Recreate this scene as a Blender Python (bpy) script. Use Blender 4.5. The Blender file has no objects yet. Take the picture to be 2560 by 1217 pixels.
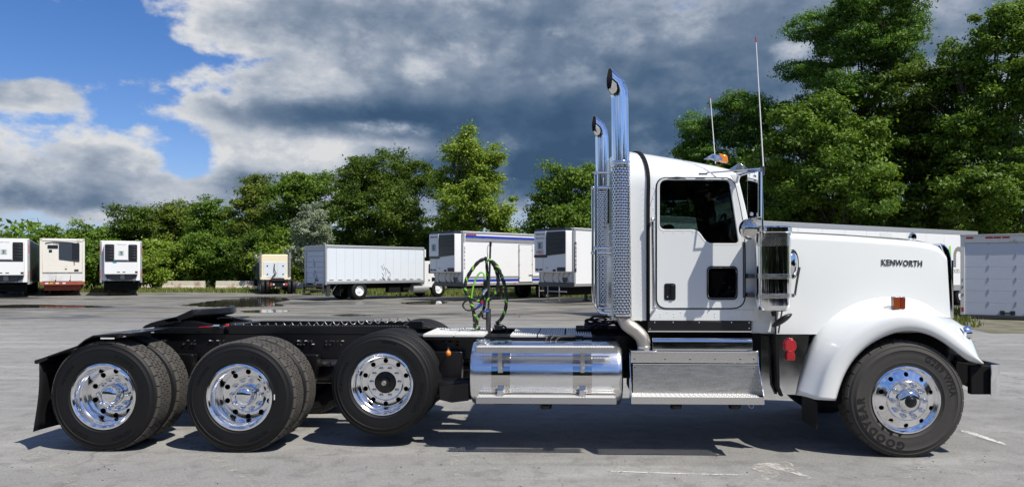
import bpy, bmesh, math, random
import numpy as np
from mathutils import Vector, Matrix
from mathutils.geometry import tessellate_polygon
random.seed(7)
R = math.radians
SC = bpy.context.scene
COL = SC.collection
# ------------------------------------------------------------------ camera
# the truck stands parallel to X, the camera looks at it along +Y with a small yaw to its tail
F, CYP, H, D, PSI = 1800.0, 672.0, 1.74, 6.70, R(1.8)
PPX = 1430.0 - F*math.tan(PSI)
CP, SP = math.cos(PSI), math.sin(PSI)
cam_d = bpy.data.cameras.new('camera'); cam = bpy.data.objects.new('camera', cam_d); COL.objects.link(cam)
cam_d.sensor_width = 36; cam_d.lens = 36*F/2560
cam_d.shift_x = -(PPX-1280)/2560; cam_d.shift_y = (CYP-608.5)/2560
cam_d.clip_start = .05; cam_d.clip_end = 3000
cam.location = (0, -D, H); cam.rotation_euler = (R(90), 0, PSI)
SC.camera = cam
def PX(px, Y=0.0):
    u = (px-PPX)/F
    return (D+Y)*(u*CP-SP)/(CP+u*SP)
def PZ(px, py, Y=0.0):
    u = (px-PPX)/F
    return H-(py-CYP)*(D+Y)/(CP+u*SP)/F
def P(px, py, Y=0.0): return Vector((PX(px, Y), Y, PZ(px, py, Y)))
def CW(lat, dep, z=0.0): return Vector((lat*CP-dep*SP, -D+lat*SP+dep*CP, z))
def CD(px, dep, z=0.0): return CW((px-PPX)/F*dep, dep, z)          # a spot on the ground at a distance
# ------------------------------------------------------------------ light
SUN = Vector((.55, -.41, .97)).normalized()
SC.render.engine = 'CYCLES'
vs = SC.view_settings; vs.view_transform = 'Standard'; vs.look = 'None'; vs.exposure = .25; vs.gamma = 1
world = bpy.data.worlds.new('World'); SC.world = world; world.use_nodes = True
sun_d = bpy.data.lights.new('sun', 'SUN'); sun = bpy.data.objects.new('sun', sun_d); COL.objects.link(sun)
sun_d.energy = 5.0; sun_d.angle = R(.5); sun_d.color = (1, .945, .85)
sun.rotation_euler = SUN.to_track_quat('Z', 'Y').to_euler(); sun.location = (20, -20, 40)

class NT:
    """small helper to chain nodes"""
    def __init__(s, tree): s.t = tree; s.n = tree.nodes; s.l = tree.links
    def new(s, kind, **kw):
        nd = s.n.new(kind)
        for k, v in kw.items(): setattr(nd, k, v)
        return nd
    def put(s, sock, v):
        if isinstance(v, bpy.types.NodeSocket): s.l.new(v, sock)
        elif v is not None: sock.default_value = v
    def m(s, op, a, b=None, c=None, clamp=False):
        nd = s.new('ShaderNodeMath', operation=op, use_clamp=clamp)
        for i, v in enumerate((a, b, c)): s.put(nd.inputs[i], v)
        return nd.outputs[0]
    def v(s, op, a, b=None, c=None):
        nd = s.new('ShaderNodeVectorMath', operation=op)
        s.put(nd.inputs[0], a)
        if b is not None: s.put(nd.inputs[1], b)
        if c is not None: s.put(nd.inputs[2], c)
        return nd.outputs['Value'] if op in ('LENGTH', 'DOT_PRODUCT', 'DISTANCE') else nd.outputs[0]
    def noise(s, vec, scale, detail=4, rough=.5, dist=0.0):
        nd = s.new('ShaderNodeTexNoise'); s.put(nd.inputs['Vector'], vec)
        for k, q in (('Scale', scale), ('Detail', detail), ('Roughness', rough), ('Distortion', dist)): s.put(nd.inputs[k], q)
        return nd.outputs['Fac']
    def ramp(s, fac, lo, hi, a=0.0, b=1.0, smooth=True):
        nd = s.new('ShaderNodeMapRange', interpolation_type='SMOOTHSTEP' if smooth else 'LINEAR')
        for i, q in enumerate((fac, lo, hi, a, b)): s.put(nd.inputs[i], q)
        return nd.outputs[0]
    def mix(s, fac, a, b):
        nd = s.new('ShaderNodeMix', data_type='RGBA')
        s.put(nd.inputs[0], fac)
        for i, q in ((6, a), (7, b)): s.put(nd.inputs[i], (q+(1,)) if isinstance(q, tuple) and len(q) == 3 else q)
        return nd.outputs[2]

def pix_dir(px, py):
    v = Vector(((px-PPX)/F, 1, (CYP-py)/F))
    return Vector((v.x*CP-v.y*SP, v.x*SP+v.y*CP, v.z)).normalized()
def make_sky():
    t = NT(world.node_tree); t.n.clear()
    out = t.new('ShaderNodeOutputWorld'); bg = t.new('ShaderNodeBackground'); t.l.new(bg.outputs[0], out.inputs[0])
    sky = t.new('ShaderNodeTexSky', sky_type='NISHITA'); sky.sun_disc = False
    sky.sun_elevation = math.asin(SUN.z); sky.sun_rotation = math.atan2(SUN.x, SUN.y)
    sky.altitude = 200; sky.air_density = 1.0; sky.dust_density = .3; sky.ozone_density = 2.6
    tc = t.new('ShaderNodeTexCoord'); d = tc.outputs['Generated']
    st = t.v('MULTIPLY', d, (5.2, 5.2, 8.6))
    st2 = t.v('ADD', st, (-.10, -.02, .26))
    n1 = t.noise(st, 1.55, 12, .58, .12); n2 = t.noise(st2, 1.55, 12, .58, .12)
    fine = t.noise(st, 6.5, 9, .62, .1)
    def blobs(lst, start):
        acc = start
        for (px, py, rx, ry, a) in lst:
            c = pix_dir(px, py)
            w = t.v('MULTIPLY', t.v('SUBTRACT', d, tuple(c)), (F/rx, F/rx, F/ry))
            g = t.ramp(t.v('LENGTH', w), 0.0, 1.5, a, 0.0)
            acc = t.m('ADD', acc, g)
        return acc
    cov = blobs([(1400, 150, 260, 160, .18), (950, 130, 420, 190, .34), (1500, 190, 620, 330, .42), (2300, 150, 600, 330, .36), (1150, 390, 520, 130, .30), (640, 370, 150, 60, .20), (760, 470, 200, 70, .30),
                 (90, 400, 360, 110, .42), (10, 235, 120, 34, .34), (172, 225, 70, 34, .36), (440, 480, 140, 50, .34), (640, 300, 130, 50, .16),
                 (450, 205, 170, 48, .30), (420, 30, 210, 60, .34), (600, 100, 130, 60, .26), (410, 280, 70, 20, .26), (520, 272, 70, 26, .24), (60, 515, 330, 26, .20),
                 (170, 110, 330, 150, -.40), (400, 335, 110, 45, -.34), (300, 262, 120, 28, -.22), (475, 405, 50, 55, -.40), (90, 288, 150, 14, -.12), (330, 150, 120, 40, -.25)], .0)
    dark = blobs([(880, 295, 330, 42, .55), (1330, 350, 330, 90, .30), (1250, 440, 330, 90, .50), (1450, 430, 200, 90, .30), (130, 495, 360, 30, .22), (640, 452, 80, 42, .40), (1150, 290, 260, 50, .25), (1750, 350, 300, 90, .30), (1500, 250, 500, 90, .12), (1680, 150, 480, 230, .20), (2250, 150, 400, 200, .10),
                  (1150, 60, 420, 60, .06), (950, 365, 360, 30, -.20), (780, 430, 300, 50, -.12), (300, 80, 300, 90, -.12), (130, 350, 340, 90, -.20), (480, 220, 250, 90, -.22), (600, 360, 200, 60, -.25), (420, 30, 250, 80, -.18), (1700, 60, 600, 70, -.06)], .0)
    lite = blobs([(790, 185, 88, 55, .62), (1045, 170, 70, 42, .66), (880, 215, 60, 24, .4), (1985, 124, 60, 28, .62), (430, 482, 120, 42, .66), (520, 340, 90, 42, .60), (660, 412, 110, 26, .50), (300, 18, 110, 60, .46), (590, 92, 60, 30, .52), (365, 200, 62, 36, .60), (175, 220, 62, 30, .55),
                  (1380, 85, 90, 30, .34), (110, 290, 220, 22, .40), (960, 318, 130, 24, .50), (470, 268, 66, 24, .44), (20, 225, 90, 24, .36), (1690, 160, 60, 18, .3), (250, 540, 60, 20, .5)], .0)
    dens = t.m('ADD', t.m('MULTIPLY', t.m('SUBTRACT', n1, .5), 1.8), t.m('ADD', cov, -.075))
    dens = t.m('ADD', dens, t.m('MULTIPLY', t.m('SUBTRACT', fine, .5), .34))
    alpha = t.ramp(dens, -.10, .17)
    soft = t.noise(st, 1.1, 3, .45, .2)
    st3 = t.v('ADD', st, (-.09, -.02, .20))
    rim = t.m('SUBTRACT', t.noise(st, 2.6, 5, .55, .15), t.noise(st3, 2.6, 5, .55, .15))   # the sunward flank of each billow
    thick = t.ramp(dens, .05, .50)
    b = t.m('SUBTRACT', .95, t.m('MULTIPLY', thick, .32))
    b = t.m('ADD', b, t.m('MULTIPLY', rim, .62))
    b = t.m('ADD', b, t.m('MULTIPLY', t.m('SUBTRACT', soft, .5), .40))
    b = t.m('ADD', b, t.m('MULTIPLY', t.m('SUBTRACT', fine, .5), .15))
    b = t.m('SUBTRACT', b, t.m('MULTIPLY', dark, t.ramp(n1, .25, .6, .75, 1.0)))
    puff = t.ramp(t.m('ADD', lite, t.m('ADD', t.m('MULTIPLY', t.m('SUBTRACT', n1, .5), .9), t.m('MULTIPLY', t.m('SUBTRACT', fine, .5), .55))), .16, .70)
    pb = t.m('ADD', .96, t.m('MULTIPLY', t.m('SUBTRACT', fine, .5), .5))
    b = t.m('ADD', t.m('MULTIPLY', b, t.m('SUBTRACT', 1.0, puff)), t.m('MULTIPLY', pb, puff))
    b = t.m('MINIMUM', t.m('MAXIMUM', b, .0), 1.2)
    cr = t.new('ShaderNodeValToRGB'); e = cr.color_ramp.elements
    e[0].position = 0; e[0].color = (.75, 1.55, 2.9, 1); e[1].position = 1; e[1].color = (11.5, 11.7, 12.0, 1)
    for p_, c_ in ((.22, (1.25, 2.2, 3.7)), (.45, (2.5, 3.5, 5.05)), (.62, (4.3, 5.25, 6.8)), (.80, (7.0, 7.8, 9.1))):
        k = cr.color_ramp.elements.new(p_); k.color = c_+(1,)
    t.put(cr.inputs[0], t.m('MULTIPLY', b, .90))
    hs = t.new('ShaderNodeHueSaturation'); hs.inputs['Saturation'].default_value = 1.28; hs.inputs['Value'].default_value = 1.72; t.put(hs.inputs['Color'], sky.outputs[0])
    sz = t.new('ShaderNodeSeparateXYZ'); t.put(sz.inputs[0], d)
    lowsky = t.ramp(sz.outputs[2], -.02, .13, 1.0, 0.0)                     # pale air towards the horizon, all the way round
    tn = t.v('MULTIPLY', hs.outputs[0], (1.02, .95, 1.16)); base = t.mix(lowsky, tn, (4.4, 6.6, 9.8))
    col = t.mix(alpha, base, cr.outputs[0])
    t.l.new(col, bg.inputs[0]); bg.inputs[1].default_value = .051
make_sky()

# ------------------------------------------------------------------ mesh helpers
class MB:
    def __init__(s): s.v = []; s.f = []; s.m = []; s.mi = 0
    def add(s, vs_, fs_):
        o = len(s.v); s.v += [tuple(q) for q in vs_]
        for f in fs_: s.f.append([i+o for i in f]); s.m.append(s.mi)
        return s
    def box(s, x0, x1, y0, y1, z0, z1):
        return s.add([(x, y, z) for z in (z0, z1) for y in (y0, y1) for x in (x0, x1)],
                     [(0, 2, 3, 1), (4, 5, 7, 6), (0, 1, 5, 4), (2, 6, 7, 3), (0, 4, 6, 2), (1, 3, 7, 5)])
    def obox(s, c, sx, sy, sz, rot):
        m = rot if isinstance(rot, Matrix) else Matrix.Rotation(rot, 3, 'Z')
        b = MB().box(-sx/2, sx/2, -sy/2, sy/2, -sz/2, sz/2)
        return s.add([Vector(c)+m @ Vector(q) for q in b.v], b.f)
    def prism(s, poly, a0, a1, axis='y'):
        """poly: 2-D outline, swept along an axis (y: poly is x,z; x: poly is y,z; z: poly is x,y)"""
        n = len(poly)
        put = {'y': lambda p, a: (p[0], a, p[1]), 'x': lambda p, a: (a, p[0], p[1]), 'z': lambda p, a: (p[0], p[1], a)}[axis]
        vs_ = [put(p, a0) for p in poly]+[put(p, a1) for p in poly]
        ar = sum(poly[i][0]*poly[(i+1) % n][1]-poly[(i+1) % n][0]*poly[i][1] for i in range(n))
        fl = (ar > 0) == (axis != 'y')
        fs = [tuple(range(n)), tuple(range(2*n-1, n-1, -1))]
        fs += [(i, i+n, (i+1) % n+n, (i+1) % n) for i in range(n)]
        if fl: fs = [tuple(reversed(f)) for f in fs]
        return s.add(vs_, fs)
    def plate(s, outer, holes, y0, y1):
        """x,z outline with holes, thickness y0..y1"""
        loops = [outer]+holes; flat = [p for l in loops for p in l]
        tri = tessellate_polygon([[Vector((p[0], p[1], 0)) for p in l] for l in loops])
        n = len(flat); vs_ = [(p[0], y0, p[1]) for p in flat]+[(p[0], y1, p[1]) for p in flat]; fs = []
        for t_ in tri:
            a, b, c = [flat[i] for i in t_]
            ccw = (b[0]-a[0])*(c[1]-a[1])-(b[1]-a[1])*(c[0]-a[0]) > 0
            q = tuple(t_) if ccw else tuple(reversed(t_))
            fs.append(q); fs.append(tuple(i+n for i in reversed(q)))
        o = 0
        for k, l in enumerate(loops):
            m_ = len(l); ar = sum(l[i][0]*l[(i+1) % m_][1]-l[(i+1) % m_][0]*l[i][1] for i in range(m_))
            for i in range(m_):
                q = (o+i, o+i+n, o+(i+1) % m_+n, o+(i+1) % m_)
                if (ar > 0) == (k == 0): q = tuple(reversed(q)); q = tuple(reversed(q))
                fs.append(q)
            o += m_
        return s.add(vs_, fs)
    def tube(s, pts, r, n=8, caps=True, stripe=None):
        pts = [Vector(p) for p in pts]; rs = r if isinstance(r, (list, tuple)) else [r]*len(pts)
        t0 = (pts[1]-pts[0]).normalized(); up = Vector((0, 0, 1)) if abs(t0.z) < .9 else Vector((1, 0, 0))
        a = t0.cross(up).normalized(); vs_ = []; N = len(pts)
        for i, p in enumerate(pts):
            t = (pts[min(i+1, N-1)]-pts[max(i-1, 0)]).normalized()
            a = (a-t*a.dot(t)).normalized(); b = t.cross(a)
            for k in range(n):
                w = 2*math.pi*k/n; vs_.append(p+(a*math.cos(w)+b*math.sin(w))*rs[i])
        fs = [(i*n+k, i*n+(k+1) % n, (i+1)*n+(k+1) % n, (i+1)*n+k) for i in range(N-1) for k in range(n)]
        nm = len(s.f)
        if caps: fs += [tuple(reversed(range(n))), tuple((N-1)*n+k for k in range(n))]
        s.add(vs_, fs)
        if stripe:
            for i in range(N-1):
                for k in range(n):
                    if stripe(i, k): s.m[nm+i*n+k] = 1
        return s
    def cyl(s, p0, p1, r0, r1=None, n=16): return s.tube([p0, p1], [r0, r0 if r1 is None else r1], n)
    def lathe(s, prof, n=48, c=(0, 0, 0), axis='y', closed=False):
        """prof: list of (radius, along)"""
        vs_ = []
        for (r, a) in prof:
            for k in range(n):
                w = 2*math.pi*k/n; x, z = r*math.cos(w), r*math.sin(w)
                vs_.append({'y': (c[0]+x, c[1]+a, c[2]+z), 'x': (c[0]+a, c[1]+x, c[2]+z), 'z': (c[0]+x, c[1]+z, c[2]+a)}[axis])
        m_ = len(prof); rng = m_ if closed else m_-1
        fs = []
        for i in range(rng):
            j = (i+1) % m_
            for k in range(n):
                q = (i*n+k, j*n+k, j*n+(k+1) % n, i*n+(k+1) % n)
                fs.append(q)
        return s.add(vs_, fs)
    def ball(s, c, r, n=12):
        rx, ry, rz = (r, r, r) if not isinstance(r, tuple) else r
        pr = [(math.sin(math.pi*i/n), -math.cos(math.pi*i/n)) for i in range(n+1)]
        b = MB().lathe(pr, n*2, axis='z')
        return s.add([(c[0]+q[0]*rx, c[1]+q[1]*ry, c[2]+q[2]*rz) for q in b.v], b.f)
    def loft(s, secs, caps=True):
        n = len(secs[0]); vs_ = [p for q in secs for p in q]
        fs = [(i*n+k, i*n+(k+1) % n, (i+1)*n+(k+1) % n, (i+1)*n+k) for i in range(len(secs)-1) for k in range(n)]
        if caps: fs += [tuple(reversed(range(n))), tuple((len(secs)-1)*n+k for k in range(n))]
        return s.add(vs_, fs)
    def grid(s, rows, flip=False):
        n = len(rows[0]); vs_ = [p for q in rows for p in q]
        fs = [(i*n+k, i*n+k+1, (i+1)*n+k+1, (i+1)*n+k) for i in range(len(rows)-1) for k in range(n-1)]
        if flip: fs = [tuple(reversed(f)) for f in fs]
        return s.add(vs_, fs)
    def perf(s, fn, nu, nv, hole=.32, stag=True, hv=None):
        """sheet with round holes: fn(u,v) maps cell coordinates to a point"""
        for j in range(nv):
            for i in range(nu):
                o = (.5 if (stag and j % 2) else 0)+i
                cs = [(o, j), (o+1, j), (o+1, j+1), (o, j+1)]
                hs = [(o+.5+hole*math.cos(R(225+45*k)), j+.5+(hv or hole*1.05)*math.sin(R(225+45*k))) for k in range(8)]
                s.add([fn(*q) for q in cs+hs], [(0, 1, 6, 5, 4), (1, 2, 8, 7, 6), (2, 3, 10, 9, 8), (3, 0, 4, 11, 10)])
        return s
    def mesh(s, name, mats, smooth=35):
        me = bpy.data.meshes.new(name); me.from_pydata(s.v, [], s.f)
        for m_ in (mats if isinstance(mats, (list, tuple)) else [mats]): me.materials.append(m_)
        if any(s.m): me.polygons.foreach_set('material_index', s.m)
        if smooth:
            me.polygons.foreach_set('use_smooth', [True]*len(s.f)); me.set_sharp_from_angle(angle=R(smooth))
        me.update(); return me
    def build(s, name, mats, parent=None, bev=0, smooth=35, seg=2, recalc=True, sub=0):
        me = s.mesh(name, mats, smooth)
        if recalc:
            bm = bmesh.new(); bm.from_mesh(me); bmesh.ops.recalc_face_normals(bm, faces=bm.faces); bm.to_mesh(me); bm.free()
        return link(name, me, parent, bev, seg, sub)
def link(name, me, parent=None, bev=0, seg=2, sub=0):
    o = bpy.data.objects.new(name, me); COL.objects.link(o)
    if parent is not None:
        o.parent = parent
        if parent.get('_w'): o.matrix_parent_inverse = parent.matrix_basis.inverted()
    if bev:
        b = o.modifiers.new('bevel', 'BEVEL'); b.width = bev; b.segments = seg; b.limit_method = 'ANGLE'; b.angle_limit = R(40); b.harden_normals = False
    if sub:
        b = o.modifiers.new('sub', 'SUBSURF'); b.levels = sub; b.render_levels = sub
    return o
def tag(o, label=None, cat=None, group=None, kind=None):
    for k, v in (('label', label), ('category', cat), ('group', group), ('kind', kind)):
        if v: o[k] = v
    return o
def empty(name, loc=(0, 0, 0), rz=0, parent=None, world_children=False):
    o = bpy.data.objects.new(name, None); COL.objects.link(o); o.location = loc; o.rotation_euler = (0, 0, rz); o.empty_display_size = .2
    if world_children: o['_w'] = 1
    if parent is not None:
        o.parent = parent
        if parent.get('_w'): o.matrix_parent_inverse = parent.matrix_basis.inverted()
    return o
def copy_tree(o, parent=None, **kw):
    c = o.copy(); COL.objects.link(c)
    if parent is not None: c.parent = parent
    for ch in list(o.children): copy_tree(ch, c)
    for k, v in kw.items(): setattr(c, k, v)
    return c
def rpoly(pts, r, n=5):
    """rounded outline; r one radius or one per corner"""
    out = []; N = len(pts)
    for i in range(N):
        p, a, b = Vector(pts[i]), Vector(pts[i-1]), Vector(pts[(i+1) % N])
        ri = r[i] if isinstance(r, (list, tuple)) else r
        if ri <= 0: out.append(tuple(p)); continue
        d0, d1 = (a-p), (b-p); l0, l1 = d0.length, d1.length; d0.normalize(); d1.normalize()
        k = min(ri, l0*.49, l1*.49); q0, q1 = p+d0*k, p+d1*k
        for j in range(n+1):
            t = j/n; out.append(tuple(q0*(1-t)**2+p*2*t*(1-t)+q1*t*t))
    return out
def spline(pts, n=8):
    pts = [Vector(p) for p in pts]; out = []
    for i in range(len(pts)-1):
        p0, p1, p2, p3 = pts[max(i-1, 0)], pts[i], pts[i+1], pts[min(i+2, len(pts)-1)]
        for j in range(n):
            t = j/n; out.append(.5*((2*p1)+(p2-p0)*t+(2*p0-5*p1+4*p2-p3)*t*t+(3*p1-p0-3*p2+p3)*t**3))
    return out+[pts[-1]]
def evaluated(o):
    bpy.context.view_layer.update(); dg = bpy.context.evaluated_depsgraph_get()
    return bpy.data.meshes.new_from_object(o.evaluated_get(dg))
def carve(o, cutters, smooth=35, cmat='black'):
    tmp = []
    for c in cutters:
        k = link('cutter', c.mesh('cutter', MAT[cmat], 0)); tmp.append(k)
        bm = bmesh.new(); bm.from_mesh(k.data); bmesh.ops.recalc_face_normals(bm, faces=bm.faces); bm.to_mesh(k.data); bm.free()
        m_ = o.modifiers.new('cut', 'BOOLEAN'); m_.object = k; m_.operation = 'DIFFERENCE'; m_.solver = 'EXACT'; m_.material_mode = 'TRANSFER'
    me = evaluated(o); o.modifiers.clear(); old = o.data; o.data = me; bpy.data.meshes.remove(old)
    for k in tmp: d_ = k.data; bpy.data.objects.remove(k); bpy.data.meshes.remove(d_)
    if smooth:
        me.polygons.foreach_set('use_smooth', [True]*len(me.polygons)); me.set_sharp_from_angle(angle=R(smooth))
    return o
def text_verts(body, size, ext=.002, bold=0.0, align='CENTER', space=1.0, shear=0.0):
    cu = bpy.data.curves.new('t', 'FONT'); cu.body = body; cu.size = size; cu.extrude = ext; cu.offset = bold; cu.align_x = align; cu.space_character = space; cu.shear = shear
    cu.resolution_u = 3
    o = bpy.data.objects.new('t', cu); COL.objects.link(o); me = evaluated(o); bpy.data.objects.remove(o); bpy.data.curves.remove(cu)
    v = [tuple(q.co) for q in me.vertices]; f = [tuple(p.vertices) for p in me.polygons]; bpy.data.meshes.remove(me)
    return v, f
def face_side(x, y, z): return Matrix(((1, 0, 0, x), (0, 0, -1, y), (0, 1, 0, z), (0, 0, 0, 1)))     # reads from -y
def face_nose(x, y, z): return Matrix(((0, 0, -1, x), (-1, 0, 0, y), (0, 1, 0, z), (0, 0, 0, 1)))    # reads from -x
def lettering(name, body, size, mat, parent, mtx, ext=.002, bold=0.0, align='CENTER', space=1.0, shear=0.0, sx=1.0):
    v, f = text_verts(body, size, ext, bold, align, space, shear)
    b = MB().add([mtx @ Vector((q[0]*sx, q[1], q[2])) for q in v], f)
    return b.build(name, mat, parent, smooth=0, recalc=False)
# ------------------------------------------------------------------ materials
MAT = {}
def mat(name, col, rough=.5, metal=0.0, coat=0.0, var=0.0, vscale=3.0, bump=0.0, bscale=60, rvar=0.0, spec=None, stretch=None, trans=0.0, emit=None, col2=None, lo=.4, hi=.62):
    m_ = bpy.data.materials.new(name); m_.use_nodes = True; t = NT(m_.node_tree); p = t.n['Principled BSDF']
    p.inputs['Base Color'].default_value = tuple(col)+(1,); p.inputs['Roughness'].default_value = rough; p.inputs['Metallic'].default_value = metal
    p.inputs['Coat Weight'].default_value = coat; p.inputs['Coat Roughness'].default_value = .06; p.inputs['Transmission Weight'].default_value = trans
    if spec is not None: p.inputs['Specular IOR Level'].default_value = spec
    if var or bump or rvar or col2:
        tc = t.new('ShaderNodeTexCoord'); vec = tc.outputs['Object']
        if stretch: vec = t.v('MULTIPLY', vec, stretch)
        n = t.noise(vec, vscale, 6, .6)
        if col2: t.put(p.inputs['Base Color'], t.mix(t.ramp(n, lo, hi), tuple(col), tuple(col2)))
        elif var: t.put(p.inputs['Base Color'], t.mix(n, tuple(c*(1-var) for c in col), tuple(min(1, c*(1+var)) for c in col)))
        if rvar: t.put(p.inputs['Roughness'], t.ramp(n, .3, .7, max(.01, rough-rvar), rough+rvar))
        if bump:
            b = t.new('ShaderNodeBump'); b.inputs['Strength'].default_value = bump; b.inputs['Distance'].default_value = .01
            t.put(b.inputs['Height'], t.noise(vec, bscale, 5, .6)); t.put(p.inputs['Normal'], b.outputs[0])
    if emit:
        p.inputs['Emission Color'].default_value = tuple(emit)+(1,); p.inputs['Emission Strength'].default_value = 1
    MAT[name] = m_; return m_
mat('black', (.004, .004, .005), .35, coat=.2)
mat('frame_black', (.0035, .0035, .0045), .38, coat=.12, var=.3, vscale=5)
mat('flat_black', (.006, .006, .0065), .8, spec=.2)
mat('white_paint', (.71, .735, .73), .34, coat=1.0, var=.015, vscale=1.2)
mat('white_trim', (.74, .76, .76), .4)
mat('chrome', (.87, .88, .90), .035, 1.0)
mat('polished', (.84, .845, .85), .09, 1.0, rvar=.03, vscale=4)
mat('brushed', (.78, .785, .79), .16, 1.0, rvar=.07, vscale=9, bump=.05, bscale=40, stretch=(.8, 3, 3))
mat('tank_alu', (.88, .89, .90), .22, 1.0, rvar=.07, vscale=2.6, bump=.03, bscale=26, stretch=(.6, 3, 3))
mat('step_alu', (.50, .50, .50), .35, .85, rvar=.08, vscale=20)
mat('strap_alu', (.66, .645, .62), .05, 1.0)
mat('deck_alu', (.70, .70, .68), .5, .0, rvar=.08, vscale=20)
mat('dusty_rubber', (.042, .040, .037), .8, var=.25, vscale=9, bump=.05, bscale=120)
mat('scuffed_alu', (.70, .69, .665), .27, .95, rvar=.035, vscale=18, bump=.012, bscale=30, stretch=(.35, 1, 2.4), var=.05)
mat('tread_alu', (.72, .73, .74), .28, 1.0, rvar=.1, vscale=30, bump=.1, bscale=90)
mat('dull_steel', (.50, .47, .42), .42, .85, var=.12, vscale=6, rvar=.1)
mat('muffler', (.16, .16, .155), .5, .6)
mat('gloss_black', (.002, .002, .0025), .02, spec=.35)
mat('soot', (.10, .095, .085), .6, .4)
mat('wheel_alu', (.90, .905, .915), .13, 1.0, rvar=.03, vscale=6)
mat('rubber', (.0065, .007, .008), .6, var=.3, vscale=7, bump=.05, bscale=120, spec=.3)
mat('tread_rubber', (.058, .054, .048), .85, var=.3, vscale=9, bump=.12, bscale=90)
mat('rubber_letter', (.055, .053, .05), .6)
mat('dark_letter', (.009, .009, .009), .5)
mat('amber', (.75, .22, .015), .18, coat=.5)
mat('amber_dark', (.24, .050, .010), .2, coat=.5)
mat('amber_brown', (.20, .026, .008), .2, coat=.5)
mat('red_lens', (.42, .012, .012), .25, coat=.5)
mat('red_enamel', (.45, .008, .015), .25, coat=.6)
mat('cream', (.78, .70, .48), .4, var=.05)
mat('green_hose', (.20, .55, .04), .45)
mat('hose', (.012, .012, .012), .55)
mat('blue_plastic', (.02, .06, .35), .35)
mat('interior', (.022, .022, .024), .8)
mat('seat_fabric', (.05, .05, .055), .9)
mat('fibre_white', (.75, .75, .74), .5)
mat('tape_white', (.72, .72, .72), .5)
mat('dark_steel', (.10, .105, .11), .4, .8)
def glass(name, tint, refl=1.0):
    m_ = bpy.data.materials.new(name); m_.use_nodes = True; t = NT(m_.node_tree); t.n.clear()
    out = t.new('ShaderNodeOutputMaterial'); tr = t.new('ShaderNodeBsdfTransparent'); tr.inputs[0].default_value = tint+(1,)
    gl = t.new('ShaderNodeBsdfGlossy'); gl.inputs['Roughness'].default_value = .01; fr = t.new('ShaderNodeFresnel'); fr.inputs[0].default_value = 1.5
    mx = t.new('ShaderNodeMixShader'); t.l.new(t.m('MULTIPLY', fr.outputs[0], refl), mx.inputs[0]); t.l.new(tr.outputs[0], mx.inputs[1]); t.l.new(gl.outputs[0], mx.inputs[2]); t.l.new(mx.outputs[0], out.inputs[0])
    MAT[name] = m_
glass('glass', (.46, .54, .52)); glass('dark_glass', (.05, .06, .07))
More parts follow.
